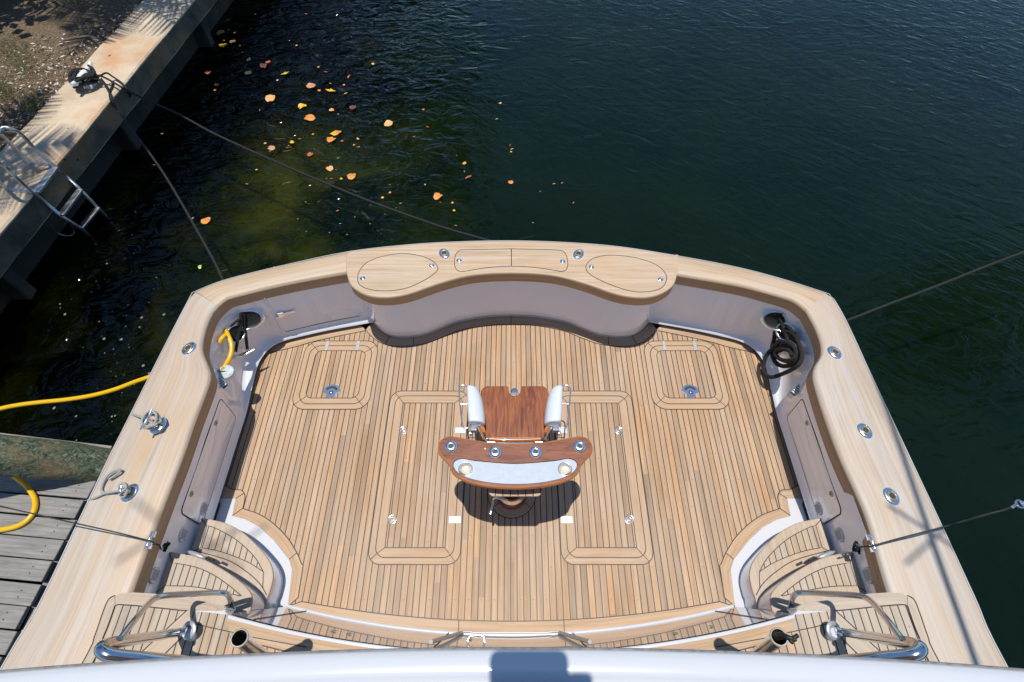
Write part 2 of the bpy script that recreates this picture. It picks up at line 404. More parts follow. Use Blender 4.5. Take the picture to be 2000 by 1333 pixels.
def pile_mat():
    t = NT('mossy_pile'); P = t.pos(); a = t.noise(P, 5, 6, .7, .6); b = t.noise(t.vm('MULTIPLY', P, (1.0, 2.2, 2.2)), 16, 6, .75, 1.2); c = t.noise(P, 11, 4, .6)
    k = t.ramp(b, [(.36, (.010, .014, .008)), (.47, (.05, .070, .040)), (.58, (.15, .18, .11)), (.70, (.32, .33, .24))])
    k = t.mix(t.ramp(a, [(.45, 0.0), (.68, .75)]), k, (.22, .15, .075))
    k = t.mix(t.ramp(c, [(.66, 0.0), (.72, .6)]), k, (.45, .34, .15))
    t.l(k, t.b.inputs['Base Color']); t.b.inputs['Roughness'].default_value = .85; t.bump(t.m_('ADD', b, t.m_('MULTIPLY', c, .5)), .5, .012); return t.m
M_pile = pile_mat()

def water():
    t = NT('water_surface'); P = t.pos(); x, y, z = t.sep(P)[:3]
    # murky deep water, with weed on the shallow bottom beside the seawall
    a = t.noise(P, .55, 5, .6, .4); b = t.noise(P, 1.9, 5, .68, .8)
    sh = t.n('MapRange'); sh.interpolation_type = 'SMOOTHSTEP'
    d = t.m_('ADD', x, t.m_('MULTIPLY', t.m_('SUBTRACT', a, .5), 3.0))
    t.put(sh.inputs[0], d); sh.inputs[1].default_value = 0.3; sh.inputs[2].default_value = -3.2; sh.inputs[3].default_value = 0; sh.inputs[4].default_value = 1
    near = t.n('MapRange'); near.interpolation_type = 'SMOOTHSTEP'
    t.put(near.inputs[0], x); near.inputs[1].default_value = -3.3; near.inputs[2].default_value = -4.7; near.inputs[3].default_value = 1; near.inputs[4].default_value = .12
    far = t.n('MapRange'); far.interpolation_type = 'SMOOTHSTEP'
    t.put(far.inputs[0], y); far.inputs[1].default_value = 8.2; far.inputs[2].default_value = 5.8; far.inputs[3].default_value = .15; far.inputs[4].default_value = 1
    weed = t.ramp(t.m_('ADD', t.m_('MULTIPLY', a, .6), t.m_('MULTIPLY', b, .4)), [(.40, (.0020, .0050, .0014)), (.49, (.0090, .0130, .0012)), (.56, (.021, .026, .0018)), (.66, (.036, .038, .004))])
    nf = t.m_('MULTIPLY', near.outputs[0], far.outputs[0]); weed = t.mix(1.0, weed, t.comb(nf, nf, nf), 'MULTIPLY')
    deep = t.ramp(a, [(.3, (.0022, .0072, .0028)), (.7, (.0040, .0115, .0040))])
    t.l(t.mix(sh.outputs[0], deep, weed), t.b.inputs['Base Color'])
    t.b.inputs['Subsurface Weight'].default_value = 1.0; t.b.inputs['Subsurface Scale'].default_value = 1.0; t.b.inputs['Subsurface Radius'].default_value = (.25, .5, .35)
    t.b.inputs['Roughness'].default_value = .03; t.b.inputs['IOR'].default_value = 1.36; t.b.inputs['Specular IOR Level'].default_value = .38
    # ripples: crests run from upper left to lower right in the open basin, slow swells near the wall
    rot = t.n('VectorRotate', rotation_type='Z_AXIS'); t.put(rot.inputs['Vector'], P); rot.inputs['Angle'].default_value = R(42)
    st = t.vm('MULTIPLY', rot.outputs[0], (1.0, 4.4, 1.0))
    r1 = t.noise(st, 2.2, 2, .5, .35); r2 = t.noise(st, 6.0, 2, .5, .3); gust = t.ramp(t.noise(t.vm('ADD', P, (5.0, 2.0, 0.0)), .22, 3, .6, .5), [(.35, .35), (.65, 1.25)])
    s1 = t.noise(t.vm('MULTIPLY', P, (1.0, 1.5, 1.0)), 2.4, 2, .45, 1.5); s2 = t.noise(P, 7.0, 3, .5, 1.0)
    calm = t.m_('SUBTRACT', .25, t.m_('MULTIPLY', sh.outputs[0], .20))
    h = t.m_('MULTIPLY', t.m_('ADD', t.m_('MULTIPLY', r1, .9), t.m_('MULTIPLY', r2, .22)), t.m_('MULTIPLY', calm, gust))
    h = t.m_('ADD', h, t.m_('MULTIPLY', t.m_('ADD', t.m_('MULTIPLY', s1, 1.7), t.m_('MULTIPLY', s2, .06)), t.m_('MULTIPLY_ADD', sh.outputs[0], .8, .2)))
    t.bump(h, 1.0, .045)
    return t.m
M_water = water()

def ground_mat():
    t = NT('mulch_ground'); P = t.pos()
    a = t.noise(P, 3, 6, .7); b = t.noise(P, 26, 6, .75, .5); c = t.noise(P, 90, 3)
    k = t.ramp(b, [(.25, (.07, .045, .028)), (.5, (.22, .15, .095)), (.62, (.36, .28, .20)), (.78, (.62, .56, .50))])
    k = t.mix(t.m_('MULTIPLY', t.ramp(a, [(.4, 0.0), (.65, 1.0)]), .5), k, (.24, .16, .07))
    t.l(k, t.b.inputs['Base Color']); t.b.inputs['Roughness'].default_value = 1
    t.bump(t.m_('ADD', b, t.m_('MULTIPLY', c, .4)), 1.0, .05); return t.m
M_ground = ground_mat()
def leafmat(name, c, c2, sc=25, rough=.5):
    t = NT(name); f = t.noise(t.obj(), sc, 4, .6)
    t.l(t.ramp(f, [(.35, c), (.65, c2)]), t.b.inputs['Base Color']); t.b.inputs['Roughness'].default_value = rough; return t.m
M_green = leafmat('green_leaf', (.035, .075, .015), (.085, .13, .03), 3)
M_bark = wood_old('bark', (.12, .10, .08), (.25, .21, .17))

# ================================================================ SETTING
def sheet(name, x0, y0, x1, y1, z, m, **k):
    b = MB(); b.face([(x0, y0, z), (x1, y0, z), (x1, y1, z), (x0, y1, z)]); return b.build(name, m, **k)
tag(sheet('water', -150, -60, 150, 400, WZ, M_water), kind='structure')
tag(sheet('sea_bed', -150, -60, 150, 400, WZ-2.2, plain('mud', (.03, .035, .02), .9)), kind='structure')

CZ = 0.20   # top of the seawall cap
def wx(y, off=0.0): return -5.755+(y-4.178)*(0.356/5.413)+off   # water-side edge of the cap
b = MB()
g = []
ys = [-8+i*.8 for i in range(60)]
for i in range(14):
    g.append([(wx(y, -.80-i*i*.25), y, CZ-.05+(.05*math.sin(y*1.3+i)+.04*math.sin(y*3.1+i*2.2))*min(1, i*.5)-.0) for y in ys])
b.grid(g); tag(b.build('ground', M_ground), kind='structure')

sw = empty('seawall', (wx(7), 7, CZ), label='weathered concrete seawall with a rust stained cap running along the water', cat='seawall')
sw.location = (0, 0, 0)
b = MB()
rows = []
for (ox, z) in ((-.84, CZ-.25), (-.84, CZ-.01), (-.83, CZ), (-.02, CZ), (0, CZ-.02), (-.0, CZ-.31), (-.05, CZ-.33), (-.40, CZ-.33)):
    rows.append([(wx(y, ox)+.002*math.sin(y*9+ox*7)+.002*math.sin(y*23), y, z+(.004*math.sin(y*5+ox*9))) for y in [-8+i*.1 for i in range(480)]])
b.grid(rows, smooth=False); b.build('cap', M_cap, sw)
# shade on the cap's face is painted dark, with brown stains: its own mesh a few mm proud
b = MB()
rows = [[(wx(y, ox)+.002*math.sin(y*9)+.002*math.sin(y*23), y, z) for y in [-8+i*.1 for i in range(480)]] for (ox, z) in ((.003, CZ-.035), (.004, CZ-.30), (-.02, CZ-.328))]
b.grid(rows, smooth=False); b.build('cap_face', M_capshade, sw)
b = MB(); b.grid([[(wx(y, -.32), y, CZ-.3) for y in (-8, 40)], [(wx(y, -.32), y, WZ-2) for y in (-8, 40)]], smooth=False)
b.build('wall_face', M_walldark, sw)
for y in (1.0, 3.9, 6.75, 9.7, 12.6, 15.6):
    b = MB(); b.box((wx(y, -.21), y, -.75), (.26, .16, 1.16)); b.build('buttress', M_walldark, sw, bevel=.02)

# ---------------------------------------------------------------- trees beyond the frame: they shade the wall and show in the water
def palm(loc, lean, h, n=20, L=2.3, seed=1, label='', rs=1):
    rnd = random.Random(seed)
    root = empty('palm_tree', loc, label=label, cat='palm tree', group='palms behind the seawall')
    top = Vector((lean[0], lean[1], h)); pts = [Vector((0, 0, -.1)), Vector((lean[0]*.25, lean[1]*.25, h*.4)), Vector((lean[0]*.65, lean[1]*.65, h*.75)), top]
    b = MB(); P = smooth(pts, 8); b.tube(P, [.17-.07*i/len(P) for i in range(len(P))], 10); b.build('trunk', M_bark, root)
    b = MB()
    for k in range(n):
        a = 2*PI*k/n+rnd.uniform(-.2, .2); el = rnd.uniform(-.1, 1.0); ll = L*rnd.uniform(.8, 1.1)
        d = Vector((math.cos(a), math.sin(a), 0)); P = []
        for i in range(15):
            s = i/14; rise = math.sin(el)*ll*s-ll*.55*s*s*(1.15-el*.3)
            P.append(top+d*ll*s*(math.cos(el)*.5+.5)+Vector((0, 0, rise)))
        b.tube(P, [.02*(1-i/15)+.004 for i in range(15)], 5)
        sd = Vector((-d.y, d.x, 0))
        for i in range(1, 30):
            s = min(.99, (i+rnd.uniform(-.45, .45))/30); q = s*14; i0 = min(13, int(q)); c = P[i0].lerp(P[i0+1], q-i0)
            wl = ll*.30*math.sin(PI*(.12+.86*s))**.7
            for sg in (-1, 1):
                if rnd.random() < .08: continue
                e = c+(sd*sg*.82+d*.5).normalized()*wl+Vector((0, 0, -wl*rnd.uniform(.15, .55)))
                wv = d*.027
                b.face([c-wv, c+wv, e+wv*.15, e-wv*.15])
    b.build('crown', M_green, root)
    return root
palm((-8.2, 10.4, .15), (1.55, -.7, 0), 5.2, seed=3, L=2.0, n=15, label='tall palm leaning over the far end of the seawall')
palm((-9.2, 4.0, .15), (2.0, 1.35, 0), 5.6, seed=8, L=1.9, n=13, label='palm leaning over the seawall above the white dock cleat')
palm((-8.9, 1.2, .15), (1.5, 1.5, 0), 4.6, seed=5, L=1.9, n=15, label='shorter palm beside the near end of the seawall')
palm((-8.6, 15.5, .15), (1.2, .3, 0), 7.5, seed=12, L=2.6, label='tallest palm farthest along the seawall')

def tree(loc, rad, h, n, seed, label, cat='tree', name='broadleaf_tree', leaf=.10, group=None, trunk=True, off=(0, 0)):
    rnd = random.Random(seed); root = empty(name, loc, label=label, cat=cat, group=group)
    b = MB(); c0 = Vector((off[0], off[1], h))
    if trunk:
        b.tube([(0, 0, -.2), (.05+off[0]*.25, .05, h*.4), (.1+off[0]*.7, -.05, h*.8)], [.16, .12, .07], 8)
        for k in range(7):
            a = k*2.4; e = c0+Vector((math.cos(a)*rad[0]*.6, math.sin(a)*rad[1]*.6, rnd.uniform(-.4, .5)*rad[2]))
            b.tube(smooth([Vector((.08+off[0]*.35, 0, h*.5)), Vector((.08+off[0]*.35, 0, h*.5)).lerp(e, .5)+Vector((0, 0, .2)), e], 4), [.07-.006*i for i in range(9)], 6)
        b.build('trunk', M_bark, root)
    b = MB(); cl = []
    for k in range(max(8, n//120)):
        u = Vector((rnd.gauss(0, 1), rnd.gauss(0, 1), rnd.gauss(0, 1))).normalized()*rnd.uniform(.45, 1)
        cl.append(c0+Vector((u.x*rad[0], u.y*rad[1], u.z*rad[2])))
    for k in range(n):
        c = rnd.choice(cl)+Vector((rnd.gauss(0, 1), rnd.gauss(0, 1), rnd.gauss(0, 1)))*.24*min(rad)
        a = Vector((rnd.uniform(-1, 1), rnd.uniform(-1, 1), rnd.uniform(-.5, .5))).normalized(); bb = a.cross(Vector((rnd.uniform(-.4, .4), rnd.uniform(-.4, .4), 1))).normalized()
        l = leaf*rnd.uniform(.7, 1.2)
        b.face([c-a*l, c-bb*l*.7, c+a*l, c+bb*l*.7])
    b.build('crown', M_green, root); return root
for k, (x, y, rx, ry, rz, h) in enumerate([(-8.6, 12.8, 1.6, 1.8, 1.5, 1.8), (-8.9, 16.2, 1.8, 2.0, 1.9, 2.1), (-9.0, 20.0, 2, 2.2, 2.2, 2.3), (-9.9, 9.2, 1.6, 2.0, 1.6, 1.9), (-9.3, 5.4, 1.5, 1.8, 1.5, 1.8), (-9.2, 24.5, 2.2, 2.6, 2.6, 2.7)]):
    tree((x, y, .1), (rx, ry, rz), h, 3200, 20+k, ['green shrub behind the far stretch of the seawall', 'second green shrub along from the far stretch of the seawall', 'green shrub in the middle of the row running away from the yacht', 'rounded shrub at the back of the mulched ground', 'shrub behind the seawall ladder', 'largest shrub at the end of the row'][k], 'shrub', 'shrub', .11, 'shrubs behind the seawall')
tree((-7.2, 21.5, .1), (2.5, 3.0, 5.2), 10.6, 10000, 40, 'large sea grape tree reaching over the water past the seawall', leaf=.15, off=(3.0, 0))
tree((-5.0, 7.4, 0), (.36, 5.2, .5), 5.0, 5200, 41, 'unseen canopy added high over the foot of the seawall to shade the water', leaf=.14, trunk=False, name='added_shade_canopy')  # unseen canopy, added to darken the water along the wall
tree((21.6, 14.1, -.6), (2.9, 2.6, 2.3), 16.0, 6000, 44, 'tall tree on the opposite bank beyond the right edge', leaf=.2)

# ================================================================ THE YACHT
yacht = empty('sport_fishing_yacht', (0, 0, 0), label='white sport fishing yacht with a teak cockpit, seen from its flybridge', cat='yacht')
def part(mb, name, mats, par=None, **k): return mb.build(name, mats, par or yacht, **k)

# ---- covering board (gunwale), per side from corner to forward, and along the transom
def path_len_sample(P, n): return resample(smooth(P, 6), n)
OUT_L = [Vector((-3.22, -3.0, GZ)), Vector((-3.15, -1.4, GZ))]+ats([(5, 1303), (71, 1193.5), (156, 1016), (217, 888), (245, 832), (329, 664), (371, 583)], GZ)
COR_L = [at(371, 583, GZ), at(374, 575, GZ), at(381.5, 570.5, GZ)]
TR_L = ats([(381.5, 570.5), (437.5, 548.5), (542.5, 522), (679, 493), (800, 479), (900, 473.3), (1000, 471.5)], GZ)
TR_R = ats([(1000, 471.5), (1100, 474.5), (1200, 482), (1300, 497), (1422.5, 519.5), (1517, 543), (1612, 573)], GZ)
OUT_R = ats([(1629, 587), (1653.5, 631), (1702.5, 737.5), (1777.8, 898.5), (1839.3, 1030), (1903, 1168.7), (1968, 1307)], GZ)+[Vector((3.12, -1.4, GZ)), Vector((3.2, -3.0, GZ))]
IN_L = [Vector((-2.39, -3.0, GZ)), Vector((-2.39, -.5, GZ))]+ats([(255.5, 1156), (312, 1002), (353.5, 895), (378, 825), (395.5, 779.5), (409.5, 737.5), (406, 716.5), (394, 685), (395.5, 660), (402.5, 634), (413, 610), (424, 597)], GZ)
INT_L = ats([(424, 597), (438, 585.5), (451.5, 580), (525, 561.5), (600, 546), (680.8, 532)], GZ)
IN_R = ats([(1576, 607), (1590.5, 632.5), (1602, 660), (1606, 678), (1604.5, 695.5), (1592, 716.5), (1590, 737), (1594, 755), (1611.5, 811), (1643, 895), (1693.8, 1009), (1738, 1160)], GZ)+[Vector((2.39, -.5, GZ)), Vector((2.39, -3, GZ))]
INT_R = ats([(1321, 536), (1440, 556.5), (1500, 571.5), (1545, 585), (1562, 595), (1576, 607)], GZ)

def cover(b, O, I, fas=True):
    "one length of covering board: outer edge, crowned top, rounded inner nosing, apron below"
    n = 90
    I = resample(smooth(I, 6), n)
    Os = resample(smooth(O, 6), 400)
    # match by fraction
    O2 = resample(Os, n)
    rows = [[], [], [], [], [], [], [], []]
    for o, i in zip(O2, I):
        d = (o-i); L = d.length; d = d/L
        up = Vector((0, 0, 1))
        rows[0].append(o+up*.0); rows[1].append(o-d*.012+up*.008)
        rows[2].append(i+d*(L*.5)+up*.012); rows[3].append(i+d*.034+up*.006)
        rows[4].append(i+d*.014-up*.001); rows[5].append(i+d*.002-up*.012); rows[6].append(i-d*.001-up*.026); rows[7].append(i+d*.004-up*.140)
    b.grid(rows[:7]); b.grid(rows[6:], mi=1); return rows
b = MB()
def matched(O, I): return O, I
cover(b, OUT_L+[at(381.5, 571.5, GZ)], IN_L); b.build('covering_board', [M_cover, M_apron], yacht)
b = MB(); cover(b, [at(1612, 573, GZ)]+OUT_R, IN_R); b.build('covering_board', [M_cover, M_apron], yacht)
b = MB()
tl = TR_L[:4]+[TR_L[3].lerp(TR_L[4], .15)]; tr = [TR_R[3].lerp(TR_R[2], .15)]+TR_R[3:]
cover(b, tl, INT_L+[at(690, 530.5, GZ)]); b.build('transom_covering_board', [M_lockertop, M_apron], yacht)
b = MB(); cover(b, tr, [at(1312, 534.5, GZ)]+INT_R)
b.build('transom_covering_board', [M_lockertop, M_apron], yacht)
# hull sides below, white edge along the board
full = OUT_L[:-1]+COR_L+TR_L[1:]+TR_R[1:]+[at(1619, 577.5, GZ), at(1624, 583, GZ)]+OUT_R
full = resample(smooth(full, 5), 420)
cen = Vector((0, -1, 0)); rows = []
for off, z in ((.0, GZ+.003), (.009, GZ+.001), (.013, GZ-.012), (.010, GZ-.03), (.0, GZ-.05)):
    rows.append([])
    for i, p in enumerate(full):
        t = (full[min(i+1, len(full)-1)]-full[max(i-1, 0)]).normalized(); nn = Vector((-t.y, t.x, 0))
        rows[-1].append(p+nn*off+Vector((0, 0, z-GZ)))
b = MB(); b.grid(rows); b.build('rub_edge', plain('rub_edge_paint', (.56, .56, .56), .35), yacht)
rows = []
for k, z in ((1, GZ-.05), (.985, GZ-.4), (.955, .0), (.93, WZ-.3)):
    rows.append([Vector((p.x*k, p.y*(k if p.y > 0 else 1), z)) for p in full])
b = MB(); b.grid(rows); b.build('hull', M_gelw, yacht)

# ---- white cockpit liner: from under the apron down to the toe-kick
def recess(P, d):
    out = []
    for i, p in enumerate(P):
        a = P[max(i-1, 0)]; c = P[min(i+1, len(P)-1)]; t = Vector((c[0]-a[0], c[1]-a[1])); t.normalize()
        out.append((p[0]-t.y*d, p[1]+t.x*d))
    return out
TOPL = recess([(-2.39, -1.0), (-2.39, .0)]+[(p.x, p.y) for p in IN_L[2:]]+[(p.x, p.y) for p in INT_L[1:]]+[(-1.25, 3.10)], .016)
MIDL = [(-2.44, -1.0), (-2.455, .447), (-2.46, .842), (-2.46, 1.375), (-2.46, 1.732), (-2.46, 1.98), (-2.495, 2.12), (-2.55, 2.33), (-2.565, 2.55), (-2.50, 2.70), (-2.42, 2.80), (-2.33, 2.84), (-2.223, 2.868), (-1.85, 2.98), (-1.47, 3.07), (-1.3, 3.12)]
BASL = [(-2.44, -1.0), (-2.45, .447), (-2.445, .842), (-2.44, 1.375), (-2.438, 1.732), (-2.435, 1.97), (-2.44, 2.08), (-2.455, 2.28), (-2.465, 2.52), (-2.43, 2.66), (-2.37, 2.745), (-2.30, 2.79), (-2.20, 2.83), (-1.85, 2.93), (-1.45, 3.02), (-1.3, 3.06)]
def liner(sgn):
    b = MB(); prof = [(TOPL, GZ-.06), (TOPL, GZ-.15), (MIDL, .30), (MIDL, .12)]
    mid2 = [((m[0]+q[0])/2, (m[1]+q[1])/2) for m, q in zip(MIDL, BASL)]
    prof += [(mid2, .072), (BASL, .058), (recess(BASL, .006), .045), (recess(BASL, .02), .040)]
    rows = []
    for P, z in prof:
        Q = resample(smooth([(p[0], p[1], 0) for p in P], 6), 150)
        rows.append([Vector(((p.x if sgn < 0 else 2*MX-p.x), p.y, z)) for p in Q])
    if sgn > 0: rows = [r[::-1] for r in rows]
    b.grid(rows); o = b.build('cockpit_liner', M_gel, yacht)
    b = MB(); rows = []
    for d, z in ((.02, .041), (.07, .04), (.07, -.01)):
        Q = resample(smooth([(p[0], p[1], 0) for p in recess(BASL, d)], 6), 150)
        rows.append([Vector(((p.x if sgn < 0 else 2*MX-p.x), p.y, z)) for p in Q])
    if sgn > 0: rows = [r[::-1] for r in rows]
    b.grid(rows); b.build('toe_kick', plain('toe_kick_shade', (.035, .036, .04), .5), o)  # the recess's shade is put into this near-black colour
    return o
liners = {-1: liner(-1), 1: liner(1)}

# ---- cockpit sole
def yc(x): return .234+.066*x*x     # after edge of the platform at deck level
dk = [(x*.1, yc(x*.1)-.02) for x in range(-17, 18)]
curb = [Vector(p+(0,)) for p in [(-2.50, 1.244), (-2.335, 1.244), (-2.323, 1.10), (-2.20, 1.071), (-2.068, 1.009), (-1.929, .908), (-1.769, .76), (-1.728, .688), (-1.712, .55), (-1.70, .424)]]
right = [mir(p) for p in curb][::-1]
rec = recess(BASL, .08)
side_l = [p for p in rec if p[1] > 1.3]
outl = dk+[(p.x, p.y) for p in right][0:0]
outl = [(x, y) for x, y in dk if abs(x) < 1.69]+[(p.x, p.y) for p in right]+[mir((p[0], p[1])) for p in side_l]+[(.0, 3.2)]+side_l[::-1]+[(p.x, p.y) for p in curb]
b = MB(); b.prism(outl, -.04, 0); deck = b.build('cockpit_deck', M_deck, yacht)

def margin(A, B, par, z=.003, mat=None, name='margin_board', edges=(1, 1), joints=(), zc=.0012):
    "a sprung board between two curves with caulk on its edges and at its joints"
    b = MB(); b.band(A, B, z=z)
    for e, P in zip(edges, (A, B)):
        if e: b.line(P, .0065, z+zc, mi=1)
    for p, q in joints: b.line([p, q], .0065, z+zc, mi=1)
    return b.build(name, [mat or M_margin, M_caulk], par)
# curb borders (both sides)
S5 = dict(s=3.704, ox=400, oy=880)
inA = curb[1:]
for s in (0, 1):
    f = mirs if s else (lambda l: l)
    c1 = smooth([Vector((-2.47, 1.36, 0))]+ats([(205, 284), (262, 288), (288, 318), (290, 355), (276, 421)], 0, **S5), 5)
    c1i = resample([Vector((-2.47, 1.244, 0)), curb[1], curb[2]], 26)
    c2 = smooth(ats([(276, 421), (400, 466), (500, 533), (600, 634), (668, 742)], 0, **S5), 6)
    c2i = smooth(curb[2:7], 6)
    c3 = smooth(ats([(668, 742), (690, 795), (700, 822), (715, 828)], 0, **S5)[:3], 4)+ats([(712, 832), (694, 950), (676, 1066)], 0, **S5)
    c3i = [curb[6], curb[7], curb[8], curb[9]]
    margin(f(c1), f(c1i), deck, joints=[(f(c1)[14], f([curb[1]])[0]), (f(c1)[-1], f([curb[2]])[0])], edges=(1, 0))
    margin(f(c2), f(c2i), deck, joints=[(f(c2)[-1], f([c2i[-1]])[0])], edges=(1, 0))
    margin(f(c3), f(c3i), deck, joints=[(f(c3)[-1], f([curb[9]])[0])], edges=(1, 0))
# forward border along the platform
xs = [i*.04 for i in range(-40, 41)]
fr_o = [Vector((x, .325+.052*x*x, 0)) for x in xs]; fr_i = [Vector((x*1.062, yc(x*1.062)+.002, 0)) for x in xs]
jl = [(Vector((x, .325+.052*x*x, 0)), Vector((x, yc(x), 0))) for x in (-.39, .40)]
margin(fr_o, fr_i, deck, joints=jl+[(fr_o[0], fr_i[0]), (fr_o[-1], fr_i[-1])], edges=(1, 0))
# border round the locker foot and along the transom wall
LOCK_W = [(-1.515, 3.18), (-1.50, 3.10), (-1.426, 3.0), (-1.296, 2.884), (-1.143, 2.846), (-.922, 2.868), (-.74, 2.945), (-.559, 3.032), (-.276, 3.096), (0, 3.113)]
LOCK_W = LOCK_W+[(-x, y) for x, y in LOCK_W[:-1]][::-1]
lw = smooth([(x, y, 0) for x, y in LOCK_W], 6)
def offs(P, d):
    out = []
    for i, p in enumerate(P):
        t = (P[min(i+1, len(P)-1)]-P[max(i-1, 0)]).normalized(); out.append(p+Vector((t.y, -t.x, 0))*d)
    return out
lk_in = offs(lw, -.03)[4:-4]; lk_out = offs(lw, .075)[4:-4]
n_ = len(lk_out)
margin(lk_out, lk_in, deck, joints=[(lk_out[i], lk_in[i]) for i in (n_//2, n_//2-34, n_//2+34, n_//2-26, n_//2+26)], edges=(1, 0))
for s in (0, 1):
    f = mirs if s else (lambda l: l)
    A = [Vector(p) for p in [(-2.415, 2.700, 0), (-2.20, 2.757, 0), (-1.95, 2.845, 0), (-1.50, 2.962, 0)]]
    B = [Vector(p) for p in [(-2.47, 2.775, 0), (-2.22, 2.86, 0), (-1.95, 2.955, 0), (-1.45, 3.075, 0)]]
    margin(f(smooth(A, 6)), f(smooth(B, 6)), deck, joints=[(f(A)[0], f([Vector((-2.455, 2.745, 0))])[0])], edges=(1, 0))

# hatches: frame boards round a lid with its own margin boards and planking
def ringmesh(b, O, I, z, mi=0):
    n = len(O); b2 = []
    for k in range(n):
        o0, o1, i0, i1 = O[k], O[(k+1) % n], I[k], I[(k+1) % n]
        L0 = abs(o0[0]-o1[0])+abs(o0[1]-o1[1])
        horiz = abs(o1[0]-o0[0]) >= abs(o1[1]-o0[1])
        P = [(o0[0], o0[1], z), (o1[0], o1[1], z), (i1[0], i1[1], z), (i0[0], i0[1], z)]
        b.face(P, [((p[0], p[1]) if horiz else (p[1], p[0])) for p in P], mi=mi)
def hatch(x0, y0, x1, y1, wf, wl, r, kind):
    root = empty('deck_hatch', ((x0+x1)/2, (y0+y1)/2, 0), parent=yacht)
    cx, cy = (x0+x1)/2, (y0+y1)/2
    sh = lambda P: [(p[0]-cx, p[1]-cy) for p in P]
    O = sh(rrect(x0, y0, x1, y1, r)); L = sh(rrect(x0+wf, y0+wf, x1-wf, y1-wf, r*.8)); I = sh(rrect(x0+wf+wl, y0+wf+wl, x1-wf-wl, y1-wf-wl, max(.004, r*.5 if kind == 's' else .004)))
    b = MB(); ringmesh(b, O, L, .003); b.line([(p[0], p[1]) for p in O], .0065, .0042, 1, closed=True)
    jo = [3, 11, 19, 27]
    for k in jo: b.line([O[k], L[k]], .005, .0044, 1)
    b.build('frame_board', [M_margin, M_caulk], root)
    b = MB(); ringmesh(b, L, I, .0035)
    I2 = I
    b.line(L, .0065, .0048, 1, closed=True); b.line(I, .0065, .0048, 1, closed=True)
    for k in jo: b.line([L[k], I[k]], .005, .0049, 1)
    b.build('lid_margin', [M_margin, M_caulk], root)
    b = MB(); n = len(b.v)
    b.face([(p[0], p[1], .0032) for p in I], [(p[1]+cy+3.1, p[0]+cx) for p in I])
    b.build('lid_planking', M_deck, root)
    return root
def pull_ring(x, y, par, rz=0):
    b = MB(); M = Matrix.Translation((x, y, .004)) @ Matrix.Rotation(rz, 4, 'Z')
    b.lathe([(.0405, 0), (.040, .004), (.036, .006), (.030, .005), (.029, -.001), (.012, -.002), (.0, -.002)], M, 26)
    b.lathe([(.017, .001), (.0175, .004), (.014, .006), (.011, .004), (.011, .001)], M @ Matrix.Translation((0, .004, 0)), 18)
    b.box((0, 0, 0), (.008, .03, .004), M=M @ Matrix.Translation((0, -.018, .003)))
    return b.build('pull_ring', M_steel, par)
def plate(x, y, w_, h_, par, screws=True, name='hinge_plate'):
    b = MB(); b.prism([(x+p[0], y+p[1]) for p in rrect(-w_/2, -h_/2, w_/2, h_/2, .008, 3)], .003, .008)
    b.build(name, M_plate, par, bevel=.0015)
for s in (-1, 1):
    h = hatch(min(s*.405, s*1.143), .722, max(s*.405, s*1.143), 2.264, .052, .074, .10, 'b')
    lx = h.location
    for (x, y) in ((.985, 1.86), (.985, 1.07)): pull_ring(s*x-lx.x, y-lx.y, h, .4*s)
    for (x, y) in ((.462, 1.862), (.464, 1.067)): plate(s*x-lx.x, y-lx.y, .10, .058, h)
    h = hatch(min(s*1.338, s*2.07), 2.073, max(s*1.338, s*2.07), 2.834, .056, .060, .13, 's')
    lx = h.location
    for x in (1.548, 1.858):
        plate(s*x-lx.x, 2.777-lx.y, .034, .112, h, name='hinge')
    # crescent lift handle
    b = MB(); M = Matrix.Translation((s*1.715-lx.x, 2.245-lx.y, .004))
    arc = [(.082*math.cos(a), .03+.058*math.sin(a)) for a in [PI*k/14-.15 for k in range(0, 15)]]
    oo = [(.082*math.cos(R(a)), .018+.07*math.sin(R(a))) for a in range(-8, 189, 8)]
    body = oo+[(-.062, -.004), (-.042, -.012), (-.042, -.048), (.042, -.048), (.042, -.012), (.062, -.004)]
    b.prism([(p[0]+M.translation.x, p[1]+M.translation.y) for p in body], .004, .009)
    hd = b.build('lift_handle', M_steel, h, bevel=.002)
    b = MB(); oo = [(.058*math.cos(R(a)), .024+.045*math.sin(R(a))) for a in range(12, 169, 8)]; ii = [(.040*math.cos(R(a)), .012+.034*math.sin(R(a))) for a in range(168, 11, -8)]
    b.prism([(p[0]+M.translation.x, p[1]+M.translation.y) for p in oo+ii], .0091, .0096)
    b.lathe([(.020, 0), (.020, .0058), (.0, .0058)], M, 20); b.build('handle_recess', M_hole, h)
    b = MB(); b.lathe([(.014, .005), (.013, .010), (0, .011)], M, 18); b.build('handle_button', M_steel, h)
    b = MB()  # rust bleeding round the handle

# king plank ring round the chair pedestal
b = MB(); C = (.008, 1.285); O = circ(C[0], C[1], .205, 40); I = circ(C[0], C[1], .12, 40)
for k in range(40):
    P = [O[k], O[(k+1) % 40], I[(k+1) % 40], I[k]]; P = [(p.x, p.y, .003) for p in P]
    b.face(P, [(k*.03, 0), (k*.03+.03, 0), (k*.03+.03, .085), (k*.03, .085)])
b.line(O, .006, .0042, 1, closed=True)
for k in (4, 16, 24, 36): b.line([O[k], I[k]], .005, .0042, 1)
b.build('pedestal_ring', [M_margin, M_caulk], deck)

